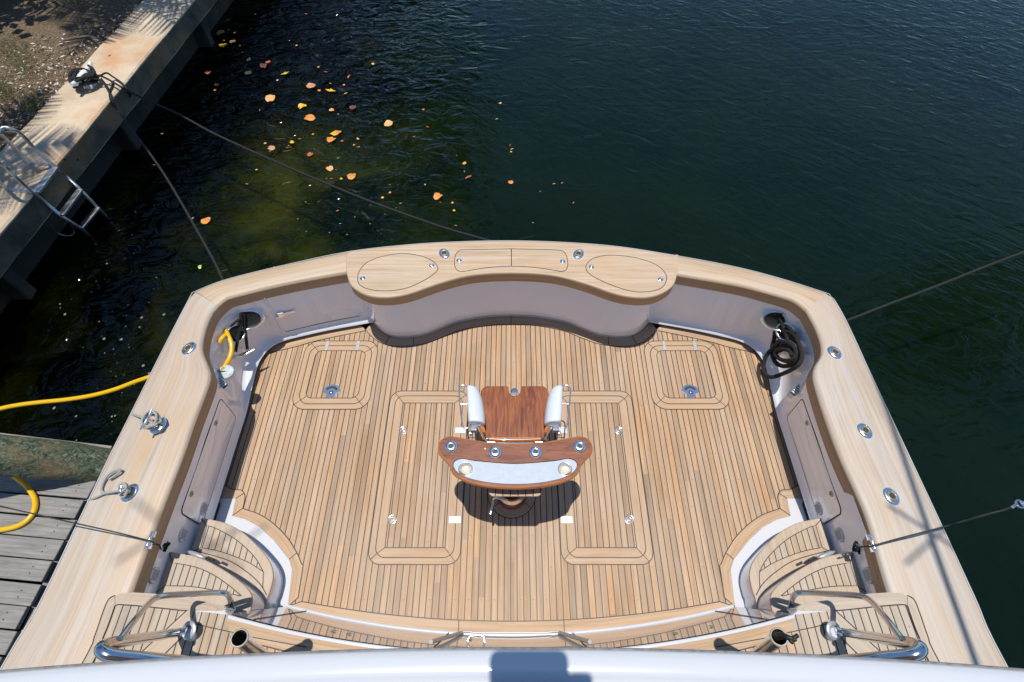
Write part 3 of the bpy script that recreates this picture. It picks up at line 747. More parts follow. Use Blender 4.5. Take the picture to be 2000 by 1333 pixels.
def wallpt(sgn, frac, z):
    "point on the liner's upper wall at path fraction"
    Q = resample(smooth([(p[0], p[1], 0) for p in TOPL], 6), 400); Q2 = resample(smooth([(p[0], p[1], 0) for p in MIDL], 6), 400)
    i = min(398, max(1, int(frac*399))); t = min(1, max(0, (GZ-.15-z)/(GZ-.45)))
    p = Q[i].lerp(Q2[i], t); tt = (Q[i+1]-Q[i-1]).normalized(); nn = Vector((tt.y, -tt.x, 0))
    p = Vector((p.x, p.y, z))
    if sgn > 0: p = mir(p); nn.x = -nn.x; tt.x = -tt.x
    return p, nn, tt
# ---- steps, one flight each side
T1 = [(-2.428, 1.025), (-2.217, .979), (-2.051, .898), (-1.893, .779), (-1.803, .688), (-1.762, .60), (-1.760, .50), (-1.767, .464)]
T1b = [(-2.425, .785), (-2.138, .714), (-1.978, .639), (-1.848, .552), (-1.775, .474)]
T2 = [(-2.437, .728), (-2.231, .692), (-2.055, .626), (-1.891, .541), (-1.798, .474), (-1.762, .42), (-1.755, .345)]
S3 = dict(s=2.8186, ox=0, oy=860)
P1 = ats([(1140, 470), (1190, 487), (1280, 535), (1350, 590), (1410, 655), (1450, 725)], .25, **S3); P1b = ats([(1105, 592), (1200, 610), (1290, 640), (1380, 680), (1445, 722)], .25, **S3)
P2 = ats([(950, 675), (1080, 700), (1180, 745), (1260, 800), (1330, 858)], .50, **S3); P2b = ats([(912, 802), (1050, 806), (1180, 827), (1322, 858)], .50, **S3)
def flight(s):
    f = (lambda l: mirs(l)) if s > 0 else (lambda l: [Vector(p) if len(p) > 2 else Vector((p[0], p[1], 0)) for p in l])
    for idx, (T, z, Pa, Pb, Tb) in enumerate(((T1, .25, P1, P1b, T1b), (T2, .50, P2, P2b, None))):
        root = empty('cockpit_step', (0, 0, 0), parent=yacht)
        crv = smooth([Vector(p+(0,)) for p in T], 6)
        yb = .34 if idx == 0 else .27
        crv2 = f(crv)
        out = [(p.x, p.y) for p in crv2]
        ends = [((-1.767 if idx == 0 else -1.755), yb), (-2.437, yb)]
        ends = [((2*MX-x) if s > 0 else x, y) for x, y in ends]
        insetp = []
        for i, p in enumerate(crv2):
            t = (crv2[min(i+1, len(crv2)-1)]-crv2[max(i-1, 0)]).normalized(); nn = Vector((t.y, -t.x, 0))*(-1 if s > 0 else 1)
            q = p+nn*.014; insetp.append((q.x, q.y))
        b = MB(); b.prism(insetp+ends, .004 if idx == 0 else .252, z-.026); b.build('riser', M_gel, root)
        b = MB(); b.prism(out+ends, z-.026, z); b.build('tread', M_stepb, root, bevel=.008)
        Pa = f(Pa); Pb = f(Pb)
        ya = smooth(Pa, 4); yb_ = smooth(Pb, 4)
        poly = ya+yb_[::-1]
        b = MB()
        P = [(p.x, p.y, z+.0015) for p in poly]
        A = sum(P[i][0]*P[(i+1) % len(P)][1]-P[(i+1) % len(P)][0]*P[i][1] for i in range(len(P)))
        if A < 0: P = P[::-1]
        b.face(P); b.line([(p[0], p[1]) for p in P], .005, z+.0028, 1, closed=True)
        # mitre joints and the board along the wall
        w0 = f([(-2.43, T[0][1]-.01, 0)])[0]; w1 = f([(-2.43, Pb[0].y-.04, 0)])[0]
        b.line([Pa[0], w0], .005, z+.0026, 1); b.line([Pb[0], w1], .005, z+.0026, 1)
        if Tb:
            tb = smooth(f(Tb), 5)
            b.line(tb, .006, z+.0026, 1); b.line([Pa[-1], smooth(f(Tb), 5)[-4]], .005, z+.0026, 1)
        b.build('tread_planking', [M_step, M_caulk], root)
    # courtesy lights / speakers in the liner wall
    for (px, py, zz) in ((424, 995, .22), (366, 1044, .40), (304, 1123, .62)):
        p = at(px, py, zz)
        fr = min(range(200), key=lambda k: abs(wallpt(-1, k/399, zz)[0].y-p.y)); q_ = wallpt(-1, fr/399, zz)[0]; q_.x += .004; q_ = mir(q_) if s > 0 else q_
        M = Matrix.Translation(q_) @ Matrix.Rotation(R(88 if s < 0 else -88), 4, 'Y')
        b = MB(); b.lathe([(.052, 0), (.052, .008), (.046, .012), (.034, .009), (.034, .006)], M, 30)
        sp = b.build('speaker', M_speaker, liners[s])
        b = MB(); b.lathe([(.034, .0075), (.0, .009)], M, 30); b.build('speaker_grille', M_grill, liners[s])
        for k in range(4):
            b = MB(); a = R(45+90*k); b.lathe([(.004, .013), (.003, .015), (0, .0155)], M @ Matrix.Translation((.042*math.cos(a), .042*math.sin(a), -.002)), 8)
            b.build('screw', M_hole, liners[s])
    # white basin between the curb and the step
    poly = [p for p in curb]+[Vector((-1.70, .33, 0)), Vector((-2.45, .33, 0)), Vector((-2.45, 1.2, 0))]
    poly = f(poly); b = MB(); b.prism([(p.x, p.y) for p in poly], -.03, .006); b.build('curb', M_gelw, yacht, bevel=.004)
for s in (-1, 1): flight(s)

for s in (-1, 1):
    # white oval step light and its dark hinge cap between the two steps
    b = MB(); p = at(384, 1084, .47); p.x = p.x if s < 0 else 2*MX-p.x
    b.lathe([(1.0, 0), (.96, .012), (.7, .018), (0, .02)], Matrix.Translation(p) @ Matrix.Rotation(R(18*s), 4, 'Z') @ Matrix.Diagonal((.075, .017, 1, 1)), 24); b.build('step_light', M_plate, yacht)
    b = MB(); p = at(412, 1092, .45); p.x = p.x if s < 0 else 2*MX-p.x
    b.box(tuple(p), (.06, .018, .02), rz=R(22*s)); b.build('hinge_cap', M_black, yacht, bevel=.005)
# ---- platform (mezzanine) and landings at covering-board height
def yp(x): return .097+.0673*x*x
pf = [(x*.06, yp(x*.06)) for x in range(-29, 30)]
lnd = [(x*KZ, y*KZ) for x, y in [(-1.815, .332), (-1.808, .345), (-1.835, .360), (-1.933, .380), (-2.10, .402), (-2.303, .429), (-2.45, .437)]]
pl = pf[:]
outp = lnd[::-1][0:0]+[(-x+2*MX, y) for x, y in []]
leftside = lnd+[(-2.45, -3)]
poly = pf+[mir(p) for p in lnd]+[(2.46, -3), (-2.45, -3)]+lnd[::-1]
b = MB(); b.prism(poly, GZ-.12, GZ+.008); plat = b.build('platform', M_gelw, yacht, bevel=.010, seg=3)
zp = GZ+.0095
# teak laid inside the white rim
A_ = [Vector((x*.06, yp(x*.06)-.020, 0)) for x in range(-29, 30)]; B_ = [Vector((x*.06*.97, yp(x*.06)-.118, 0)) for x in range(-29, 30)]
margin(A_, B_, plat, z=zp+.001, edges=(0, 1))
b = MB(); P = [(p.x, p.y, zp) for p in A_]+[(1.8, -2.9, zp), (-1.8, -2.9, zp)]; b.face(P[::-1])
b.build('platform_planking', M_mez, plat)
for s in (-1, 1):
    f = mirs if s > 0 else (lambda l: l)
    nose_o = smooth([Vector((x, y, 0)) for x, y in lnd[1:]], 5)
    nose_i = smooth(ats([(1035, 938), (1000, 938), (800, 917), (665, 907), (640, 915)], GZ, **S3), 5)
    NO = resample([Vector((-1.78, .32, 0))]+[p+Vector((0, -.004, 0)) for p in nose_o]+[Vector((-2.44, .420, 0)), Vector((-2.50, .39, 0))], 40); NI = resample(nose_i, 40)
    margin(f(NO), f(NI), plat, z=zp+.0012, mat=M_stepb, edges=(0, 1), joints=[(f([NO[-1]])[0], f([NI[-1]])[0])])
    so_ = smooth(ats([(640, 857), (605, 880), (575, 950), (530, 1080), (470, 1215)], GZ, **S3)+[Vector((-2.65, -.6, 0)), Vector((-2.68, -2.9, 0))], 5)
    si_ = smooth(ats([(640, 915), (625, 960), (600, 1030), (575, 1090), (528, 1210)], GZ, **S3)+[Vector((-2.55, -.6, 0)), Vector((-2.58, -2.9, 0))], 5)
    margin(f(so_), f(si_), plat, z=GZ+.0145, mat=M_stepb, edges=(1, 1))
    P = [(p.x, p.y, zp+.0006) for p in f(resample([NI[0]]+NI[1:], 20)+[Vector((-2.50, -.6, 0)), Vector((-2.5, -2.9, 0)), Vector((-1.70, -2.9, 0)), Vector((-1.70, .2, 0)), Vector((-1.74, .30, 0))])]
    A = sum(P[i][0]*P[(i+1) % len(P)][1]-P[(i+1) % len(P)][0]*P[i][1] for i in range(len(P)))
    b = MB(); b.face(P if A > 0 else P[::-1]); b.build('landing_planking', M_step, plat)
    # diagonal board between landing and platform
    a0 = ats([(1035, 938), (785, 1168)], GZ, **S3); a1 = ats([(1085, 1010), (905, 1185)], GZ, **S3)
    a0[1] = a0[0]+(a0[1]-a0[0])*2; a1[1] = a1[0]+(a1[1]-a1[0])*2
    margin(f(a0), f(a1), plat, z=zp+.0022, mat=M_stepb, edges=(1, 1))
    # hatch seam lines on the platform
    b = MB(); l1 = ats([(1035, 1000), (1150, 1030), (1300, 1062)], GZ, **S3); l2 = ats([(1390, 1085), (1690, 1140)], GZ, **S3)
    b.line(f(l1), .005, zp+.0034); b.build('platform_seam', M_caulk, plat)
    b = MB(); b.line(f(l2), .005, zp+.0034); b.build('platform_seam', M_caulk, plat)
# sloping glossy front of the platform
xs = [i*.05 for i in range(-34, 35)]
b = MB(); rows = []
for k in range(7):
    t = k/6; rows.append([Vector((x*(1.0+.045*t), yc(x)*(1-t)+(yp(x*1.045)+.006)*t+.012*math.sin(PI*t)*0, .004+(GZ-.10)*t)) for x in xs])
b.grid(rows[::-1]); front = b.build('platform_front', M_smoked, yacht)
b = MB(); b.grid([[Vector((x, yc(x)+o, z)) for x in xs] for o, z in ((.014, .002), (.012, .009), (-.010, .010), (-.012, .004))][::-1])
b.build('front_sill', M_gelw, front)
def onfront(x, t, d=.003):
    xb = x; return Vector((xb*(1.0+.045*t), yc(xb)*(1-t)+(yp(xb*1.045)+.006)*t+d, .004+(GZ-.10)*t))
for x in (-.46, .46, -1.55, 1.55):
    b = MB(); P = [onfront(x, t) for t in (0, .5, 1)]; b.tube(P, .0025, 6); b.build('drawer_seam', M_hole, front)
for x in (-1.12, -1.02, 1.04, 1.28):
    p = onfront(x, .75); b = MB(); b.lathe([(.02, 0), (.018, .004), (0, .006)], Matrix.Translation(p) @ Matrix.Rotation(R(-75), 4, 'X'), 16); b.build('drawer_latch', M_ringb, front)
# chrome framed locker door in the middle
cf = empty('centre_door', (0, 0, 0), parent=yacht)
for s in (-1, 1):
    b = MB(); p0 = onfront(s*.36, .05, .012); p1 = onfront(s*.48, .9, .03)
    b.tube([p0, p1], .013, 8); b.tube([onfront(s*.36, .05, .012)+Vector((0, .004, .01)), onfront(s*.37, .05, .012)+Vector((-s*.09, .006, .01))], .005, 8)
    b.build('door_frame', M_plate, cf)
b = MB(); b.tube([onfront(-.30, .04, .014), onfront(.30, .04, .014)], .0045, 8); b.build('door_edge', M_speaker, cf)
b = MB(); P = ats([(916, 1262), (914, 1250), (919, 1243), (930, 1241.5), (941, 1241.5), (945.5, 1245), (946.5, 1256)], .35)
b.tube(smooth(P, 4), .008, 10); b.lathe([(.03, 0), (.028, .02), (0, .03)], Matrix.Translation(at(917, 1256, .25)), 18); b.build('door_handle', M_steel, cf)

# ---- transom locker
lk = empty('transom_locker', (0, 0, 0), parent=yacht)
S4 = dict(s=2.7778, ox=640, oy=440)
ZT = GZ+.014
front_l = smooth([(-1.56, 3.34, 0), (-1.535, 3.20, 0), (-1.507, 3.10, 0), (-1.44, 2.965, 0), (-1.289, 2.865, 0), (-1.12, 2.842, 0), (-.926, 2.882, 0), (-.666, 3.000, 0), (-.417, 3.088, 0), (-.2, 3.12, 0), (0.01, 3.128, 0)], 6)
front_l = [Vector((p.x*KZ, p.y*KZ, 0)) for p in front_l]
front_full = front_l+[Vector((.02-p.x, p.y, 0)) for p in front_l[:-1]][::-1]
back = [p for p in resample(smooth(TR_L+TR_R[1:], 6), 200) if abs(p.x) < 1.555*KZ]
poly = [(p.x, p.y) for p in front_full]+[(p.x, p.y-.014) for p in back[::-1]]
b = MB()
A = sum(poly[i][0]*poly[(i+1) % len(poly)][1]-poly[(i+1) % len(poly)][0]*poly[i][1] for i in range(len(poly)))
P = poly if A > 0 else poly[::-1]
b.face([(x, y, ZT) for x, y in P], [(x, y) for x, y in P])
# rounded nosing and apron
rows = []
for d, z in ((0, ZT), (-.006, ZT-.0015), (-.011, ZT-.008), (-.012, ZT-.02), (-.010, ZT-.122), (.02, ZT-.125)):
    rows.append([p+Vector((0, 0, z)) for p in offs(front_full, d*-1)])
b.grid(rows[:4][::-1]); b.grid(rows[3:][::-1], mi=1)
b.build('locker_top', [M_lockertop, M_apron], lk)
b = MB(); lwf = smooth([(x, y, 0) for x, y in [(-1.46, 3.22)]+[(x*.985, y) for x, y in LOCK_W]+[(1.46, 3.22)]], 6)
b.grid([[p+Vector((0, 0, z)) for p in offs(lwf, d)] for d, z in ((-.030, .78), (-.022, .66), (-.004, .2), (0, .085), (-.005, .06), (-.03, .055), (-.03, 0))][::-1])
b.build('locker_wall', M_gel, lk)
def lid(ptsxy, name='locker_lid', n=4):
    P = smooth(ats(ptsxy, ZT, **S4), n, closed=True); Q = [(p.x, p.y) for p in P]
    A = sum(Q[i][0]*Q[(i+1) % len(Q)][1]-Q[(i+1) % len(Q)][0]*Q[i][1] for i in range(len(Q)))
    if A < 0: Q = Q[::-1]
    b = MB(); b.face([(x, y, ZT+.0012) for x, y in Q], [(x+5, y+random.random()*.0) for x, y in Q]); b.line(Q, .0055, ZT+.0024, 1, closed=True)
    return b.build(name, [M_lockertop, M_caulk], lk)
l1 = lid([(163, 300), (175, 245), (220, 200), (300, 170), (400, 155), (490, 165), (560, 190), (597, 230), (580, 262), (520, 302), (430, 342), (330, 357), (240, 352), (185, 333)])
l2 = lid([(1402, 222), (1430, 187), (1490, 168), (1570, 165), (1680, 180), (1780, 215), (1830, 260), (1837, 300), (1810, 342), (1740, 362), (1650, 360), (1550, 330), (1460, 290), (1410, 255)])
l3 = lid([(688, 215), (693, 165), (712, 140), (745, 135), (860, 132), (980, 130), (996, 130), (996.5, 150), (996.5, 200), (996, 224), (980, 224), (860, 232), (760, 249), (720, 252), (700, 243)], n=2)
l4 = lid([(997, 130), (1020, 130), (1130, 132), (1250, 137), (1280, 145), (1297, 170), (1303, 215), (1292, 246), (1262, 252), (1240, 248), (1130, 231), (1020, 224), (997, 224), (997, 200), (997, 150)], n=2)
for L_, q in ((l1, (190, 290)), (l1, (565, 220)), (l3, (713, 193)), (l4, (1275, 198)), (l2, (1431, 228)), (l2, (1806, 295))):
    p = at(640+q[0]/2.7778, 440+q[1]/2.7778, ZT)
    b = MB(); M = Matrix.Translation(p); b.lathe([(.026, 0), (.025, .005), (.020, .007), (.015, .003), (.010, .004), (.008, .007), (.0, .007)], M, 24); b.build('lift_ring', M_steel, lk)

# ---- liner details: transom door with latch, side lockers, corner hawse pipes
def frac_at(px, py, z, sgn=-1):
    q = at(px, py, z); best = (9, 0)
    if sgn > 0: q = mir(q)
    for k in range(200):
        p, _, _ = wallpt(-1, k/199, z); d = (p-q).length
        if d < best[0]: best = (d, k/199)
    return best[1]
f0 = frac_at(540, 620, .38)
def wl(sgn, pts, r, name, mat, par, off=.002, n=6):
    b = MB(); P = []
    for fr, z in pts:
        p, nn, _ = wallpt(sgn, fr, z); P.append(p+nn*off)
    b.tube(P, r, n); return b.build(name, mat, par)
door = empty('transom_door', (0, 0, 0), parent=yacht)
fd = f0
b = MB(); P = []
for z in (GZ-.12, .55, .4, .3, .13):
    p, nn, _ = wallpt(-1, fd, z); P.append(p+nn*.004)
b.tube(P, .011, 8); b.build('door_post', M_gel, door)
wl(-1, [(fd+(1-fd)*k/10*.75, .135) for k in range(11)], .003, 'door_seam', M_black, door)
p, nn, tt = wallpt(-1, fd+.012, .42)
b = MB(); M = Matrix.Translation(p+nn*.012); ang = math.atan2(tt.y, tt.x)
for (dx, dy, dz, sx, sy, sz) in ((0, 0, 0, .055, .024, .06), (-.04, .0, -.03, .05, .016, .02), (.075, 0, .0, .11, .014, .028)):
    b.box((0, 0, 0), (sx, sy, sz), M=M @ Matrix.Rotation(ang, 4, 'Z') @ Matrix.Translation((dx, dy, dz)))
b.build('door_latch', M_steel, door, bevel=.004)
def side_locker(s):
    z0 = .22; z1 = .56
    root = empty('side_locker_door', (0, 0, 0), parent=yacht)
    Q_ = [(fr/399, wallpt(-1, fr/399, .4)[0].y) for fr in range(0, 260)]
    def W_(y, z, off):
        fr = min(Q_, key=lambda q: abs(q[1]-y))[0]; p, nn, _ = wallpt(-1, fr, z); p = p+nn*off; p.y = y
        return mir(p) if s > 0 else p
    Y0, Y1, z0, z1 = .985, 1.925, .16, .55
    out = rrect(Y0, z0, Y1, z1, .05, 5)
    b = MB(); b.tube([W_(y, z, .001) for y, z in out], .0035, 6, closed=True); b.build('door_gap', M_black, root)
    pts = [W_(y, z, .004) for y, z in rrect(Y0+.005, z0+.005, Y1-.005, z1-.005, .048, 5)]
    if s > 0: pts = pts[::-1]
    cpt = sum(pts, Vector())/len(pts); b = MB()
    for i in range(len(pts)): b.face([cpt, pts[(i+1) % len(pts)], pts[i]])
    b.build('door_panel', M_gel, root)
    for yy in (1.72, 1.14):
        p = W_(yy, .49, .005); M = Matrix.Translation(p) @ Matrix.Rotation(R(90*(1 if s < 0 else -1)), 4, 'Y')
        b = MB(); b.lathe([(.022, 0), (.021, .006), (.013, .008), (.011, .002), (0, .001)], M, 20); b.build('door_lock', M_ringb, root)
for s in (-1, 1): side_locker(s)
def hawse(sgn, px, py, z, rx, rz_, tilt=0, name='hawse_pipe', lab=None):
    fr = frac_at(px, py, z, sgn); p, nn, tt = wallpt(sgn, fr, z)
    zz = Vector((0, 0, 1)); M = Matrix(((tt.x, zz.x, nn.x, p.x), (tt.y, zz.y, nn.y, p.y), (tt.z, zz.z, nn.z, p.z), (0, 0, 0, 1)))
    if sgn > 0: M = M @ Matrix.Scale(-1, 4, (1, 0, 0))
    M = Matrix.Translation(nn*.025) @ M @ Matrix.Rotation(R(-34), 4, 'X')
    b = MB(); sc = M @ Matrix.Diagonal((rx, rz_, 1, 1))
    b.lathe([(1.02, -.05), (1.0, .0), (.96, .018), (.86, .030), (.76, .026), (.70, .008), (.66, -.02)], sc, 40); o = b.build(name, M_steel, yacht)
    b = MB(); b.lathe([(.76, .024), (.70, .014), (.60, .010), (0, .008)], sc, 30); b.build('pipe_mouth', M_black, o)
    return p, nn, tt
hL1 = hawse(-1, 474, 612, .50, .165, .105); hL2 = hawse(-1, 444, 645, .46, .10, .085)
hR1 = hawse(1, 1526, 612, .50, .165, .105); hR2 = hawse(1, 1558, 640, .46, .10, .085)

# ---- rod holders in the covering board
def rod_holder(px, py, z, rot, par=yacht, big=1.0):
    p = at(px, py, z); root = empty('rod_holder', p, parent=par); root.rotation_euler[2] = rot
    b = MB(); O = [( .050*big*math.cos(a)*(1+.0*math.cos(2*a)), .066*big*math.sin(a)) for a in [2*PI*k/36 for k in range(36)]]
    rows = [[(x*k, y*k, zz) for x, y in O] for k, zz in ((1, 0), (.97, .006), (.80, .012), (.62, .013), (.5, .010))]
    b.grid(rows, closeu=True)
    b.build('flange', M_steel, root)
    b = MB(); b.lathe([(.030, .010), (.029, .017), (.023, .018), (.021, .008)], Matrix.Translation((0, 0, 0)), 28); b.build('collar', M_ringb, root)
    b = MB(); b.lathe([(.0225, .0125), (.018, .011), (0, .010)], None, 24); b.build('socket', M_hole, root)
    for k in range(4):
        b = MB(); a = R(45+90*k); b.lathe([(.004, .010), (.003, .013), (0, .0135)], Matrix.Translation((.038*math.cos(a), .050*math.sin(a), 0)), 8)
        b.build('screw', M_brushed, root)
    return root
ZR = GZ+.010
for px, py, r in ((369, 681, -.45), (1630, 689, .30), (1689, 842, .27), (1740.5, 970, .24)): rod_holder(px, py, ZR, r)
for px, py, r in ((868, 496, .5), (1130, 497, -.5)): rod_holder(px, py, ZT, r)
for px, py, r in ((309, 832, -.35), (254, 963, -.35)): rod_holder(px, py, ZR, r, big=1.05)

# plug cleats standing in the two left rod holders, with their grey lashings
def cleat_pin(px, py, toppx, toppy, ztop, ang, L, label, par=None):
    p0 = at(px, py, ZR); p1 = at(toppx, toppy, ztop)
    root = empty('cleat_pin', p0, label=label, cat='cleat', group='cleat pins in the rod holders')
    b = MB(); b.tube([Vector((0, 0, .0)), (p1-p0)], .016, 14); b.build('stem', M_steel, root)
    d = Vector((math.cos(ang), math.sin(ang), 0)); c = p1-p0
    b = MB(); b.tube(smooth([c-d*L/2+Vector((0, 0, .008)), c-d*L*.2, c, c+d*L*.2, c+d*L/2+Vector((0, 0, .008))], 5), [.006+.006*math.sin(PI*i/20) for i in range(21)], 10)
    b.build('horn', M_steel, root); return p0, p1, d
# ---- handrails at the foot of the flybridge ladder
def handrail(s):
    root = empty('handrail', (0, 0, 0), parent=yacht)
    f = mirs if s > 0 else (lambda l: l)
    F = at(367, 1232, .90)
    P = [F+Vector((.0, 0, 0)), at(345, 1236, .90), at(300, 1243.5, 1.12), at(250, 1252, 1.36), at(222, 1256.5, 1.48), at(203, 1262, 1.54), at(199, 1270, 1.56), at(212, 1279, 1.56), at(245, 1284, 1.52), at(290, 1288, 1.46), at(380, 1297, 1.3)]
    b = MB(); Q = smooth(P, 6); b.tube(f(Q), [.022+.009*min(1, i/26) for i in range(len(Q))], 16); b.build('rail', M_brushed, root)
    P = [at(236, 1247, 1.48), at(262, 1213, 1.40), at(288, 1182, 1.28), at(304, 1169, 1.22), at(325, 1163.5, 1.17), at(380, 1160, 1.02), at(425, 1158, .90), at(442, 1160, .86), at(450, 1171, .78), at(452, 1193, .505)]
    b = MB(); b.tube(f(smooth(P, 6)), .0165, 14); b.build('brace', M_brushed, root)
    b = MB(); q = f([at(452, 1193, .502)])[0]; b.lathe([(.032, 0), (.030, .006), (.018, .010)], Matrix.Translation(q), 20)
    b.build('foot_flange', M_brushed, root)
    q = f([F])[0]; ax = (f([P[0]])[0]-f([F])[0]).normalized()
    M = Matrix.Translation(q) @ (f([at(300, 1243.5, 1.12)])[0]-q).to_track_quat('Z', 'Y').to_matrix().to_4x4()
    b = MB(); b.lathe([(0, -.010), (.050, -.010), (.052, -.006), (.050, -.002), (.028, .000)], M, 30); b.build('flange', M_plate, root)
    b = MB(); b.tube([Vector((q.x, q.y-.03, GZ)), q+Vector((0, -.012, .0))], .028, 10); b.build('mount_block', M_gelw, root)
handrail(-1); handrail(1)
# tubes of the ladder-side rod holders
def tube_holder(s):
    root = empty('upright_rod_tube', (0, 0, 0), parent=yacht)
    top = at(468, 1247, 1.68) if s < 0 else at(1521, 1245, 1.68)
    bot = at(520, 1287, 1.0) if s < 0 else at(1472, 1286, 1.0)
    b = MB(); ax = (top-bot); M = Matrix.Translation(bot) @ ax.to_track_quat('Z', 'Y').to_matrix().to_4x4(); L = ax.length
    b.lathe([(.033, 0), (.033, L-.005), (.0375, L), (.038, L+.006), (.0325, L+.008), (.032, L)], M, 32); b.build('tube', M_steel, root)
    b = MB(); b.lathe([(.0320, L+.004), (.031, L-.22), (0, L-.22)][::1], M, 32); b.build('tube_bore', M_hole, root)
    b = MB(); b.lathe([(.0385, L-.004), (.0395, L+.004), (.0325, L+.010)], M, 32); b.build('tube_lip', plain('cream_lip', (.7, .66, .55), .4), root)
    b = MB(); b.tube([bot, bot+Vector((0, -.05, -.3))], .03, 12); b.build('tube_foot', M_brushed, root)
    if s > 0:
        b = MB(); T = lambda x, y, z: at(x, y, z)
        P = smooth([T(1517, 1243, 1.70), T(1527, 1242, 1.76), T(1537, 1245, 1.79), T(1548, 1248, 1.80)], 5)
        b.tube(P, [.018-.0006*i for i in range(len(P))], 10)
        for a, c in (((1546, 1248), (1558, 1241)), ((1546, 1248), (1554, 1249)), ((1540, 1246), (1549, 1256))):
            b.tube(smooth([T(*a, 1.79), T((a[0]+c[0])/2, (a[1]+c[1])/2+1, 1.80), T(*c, 1.80)], 4), .009, 8)
        o = b.build('swivel_grip', M_black, root)
tube_holder(-1); tube_holder(1)
# ---- flybridge coaming under the lens
def ye(x): return .050-.0315*x*x+.002*x
fc = empty('flybridge', (0, 0, 0), parent=yacht)
xs = [i*.05 for i in range(-48, 49)]
prof = [(-.055, 2.30), (-.045, 2.86), (-.020, 2.93), (-.002, 2.962), (.0, 2.974), (-.003, 2.984), (-.009, 2.991), (-.020, 2.997), (-.045, 3.004), (-.058, 3.000), (-.066, 2.990), (-.072, 2.990), (-.080, 3.000), (-.10, 3.012), (-.30, 3.02), (-.36, 3.0), (-.38, 2.9), (-.38, 2.30)]
b = MB(); b.grid([[Vector((x, ye(x)+o, z)) for x in xs] for o, z in prof][::-1]); b.build('coaming', M_gelw, fc)
b = MB(); b.prism([(-2.4, -.39), (2.4, -.39), (2.4, -3.0), (-2.4, -3.0)], 2.18, 2.30); b.build('flybridge_floor', M_gelw, fc)
b = MB(); b.grid([[Vector((x, ye(x)+o, z)) for x in xs] for o, z in ((.0005, 2.968), (.0015, 2.976), (-.0005, 2.985), (-.004, 2.9885))][::-1]); b.build('coaming_bead', plain('grey_bead', (.34, .34, .34), .5, noise=.3, nscale=60), fc)  # narrow mottled grey strip along the coaming's front edge
# outrigger poles high over the covering boards
def outrigger(s):
    root = empty('outrigger', (0, 0, 0), parent=yacht); f = mirs if s < 0 else (lambda l: l)
    lo = at(1868, 1300, GZ); hi = at(1655, 700, GZ)
    d = hi-lo
    P = [Vector((lo.x-.02, lo.y-1.2, 3.0)), Vector((lo.x, lo.y, 5.4)), Vector((lo.x+d.x*.35, lo.y+d.y*.35, 6.0)), Vector((lo.x+d.x, lo.y+d.y, 8.0)), Vector((lo.x+d.x*1.15, lo.y+d.y*1.15, 8.6))]
    if s < 0: P = [p+Vector((.75, -.6, 5.0)) for p in P]
    b = MB(); b.tube(f(smooth(P, 6)), .021, 10); b.build('pole', M_alu, root)
    b = MB(); c = at(1783, 1052, GZ)
    if s < 0: c = c+Vector((-.12, .05, 0))
    c.z = 7.2 if s > 0 else 11.0
    for a, e in ((Vector((-.28, -.16, 0)), Vector((.30, .20, 0))), (Vector((-.25, .22, 0)), Vector((.26, -.2, 0)))):
        b.tube(f([c+a, c+e]), .012, 8)
    b.build('spreader', M_alu, root)
outrigger(1); outrigger(-1)
# small chrome bits on the covering board
for s, (px, py) in ((-1, (293, 1058)), (1, (1703, 1064))):
    root = empty('line_cleat', (0, 0, 0), parent=yacht)
    p = at(px, py, GZ+.012); b = MB()
    b.tube(smooth([p+Vector((0, .055, .0)), p+Vector((0, .03, .012)), p+Vector((0, 0, .012)), p+Vector((0, -.03, .012)), p+Vector((0, -.045, .0))], 4), .009, 10)
    b.box(tuple(p+Vector((0, .045, -.004))), (.035, .04, .012)); b.box(tuple(p+Vector((.0, -.025, -.004))), (.04, .045, .014)); b.build('cleat_body', M_steel, root, bevel=.002)

# ================================================================ FIGHTING CHAIR
from mathutils.geometry import tessellate_polygon
AX = .032
chair = empty('fighting_chair', (.008, 1.285, .004), label='varnished teak fighting chair on a pedestal in the middle of the cockpit', cat='chair')
CO = Vector(chair.location)
class CB(MB):
    def build(s, name, mats, parent=None, **k):
        o = super().build(name, mats, parent, **k); o.matrix_parent_inverse = Matrix.Translation(-CO); return o
b = CB(); M = Matrix.Translation((.008, 1.285, .003))
b.lathe([(.135, 0), (.137, .02), (.128, .035), (.112, .06), (.10, .10), (.098, .16)], M, 40); ped = b.build('pedestal_base', M_varn, chair)
b = CB(); b.lathe([(.118, .062), (.122, .068), (.118, .074), (.088, .13), (.066, .20), (.052, .30), (.052, .44), (.07, .46), (.075, .50), (.06, .52), (.0, .52)], M, 36); b.build('pedestal', M_steel, chair)
b = CB(); b.box((AX, 1.56, .49), (.10, .60, .035)); b.box((AX, 1.56, .515), (.30, .10, .02)); b.build('seat_bracket', M_brushed, chair, bevel=.006)
b = CB(); P = [at(990, 978, .47), at(978, 975, .45), at(966, 973, .42), at(963, 980, .38)]
b.tube(smooth(P, 4), .008, 10); b.tube([at(964, 977, .40), at(958, 1002, .36)], .007, 10); b.tube([at(959.5, 998, .362), at(957.5, 1005, .358)], .0115, 10); b.build('height_lever', M_brushed, chair)
def sym(P):  # left half points (front to back) mirrored about the chair's axis
    return P+[(2*AX-x, y) for x, y in P][::-1]
seatL = [(-.008, 2.030), (-.012, 1.975), (.005, 1.945), (AX, 1.935)]
half = [(AX-.0, 1.938), (.004, 1.945), (-.012, 1.965), (-.018, 1.99), (-.020, 2.022), (-.03, 2.030), (-.205, 2.030), (-.235, 2.012), (-.252, 1.982), (-.252, 1.94), (-.222, 1.70), (-.222, 1.63), (-.205, 1.575), (-.185, 1.562), (-.17, 1.560)]
o = sym(half)
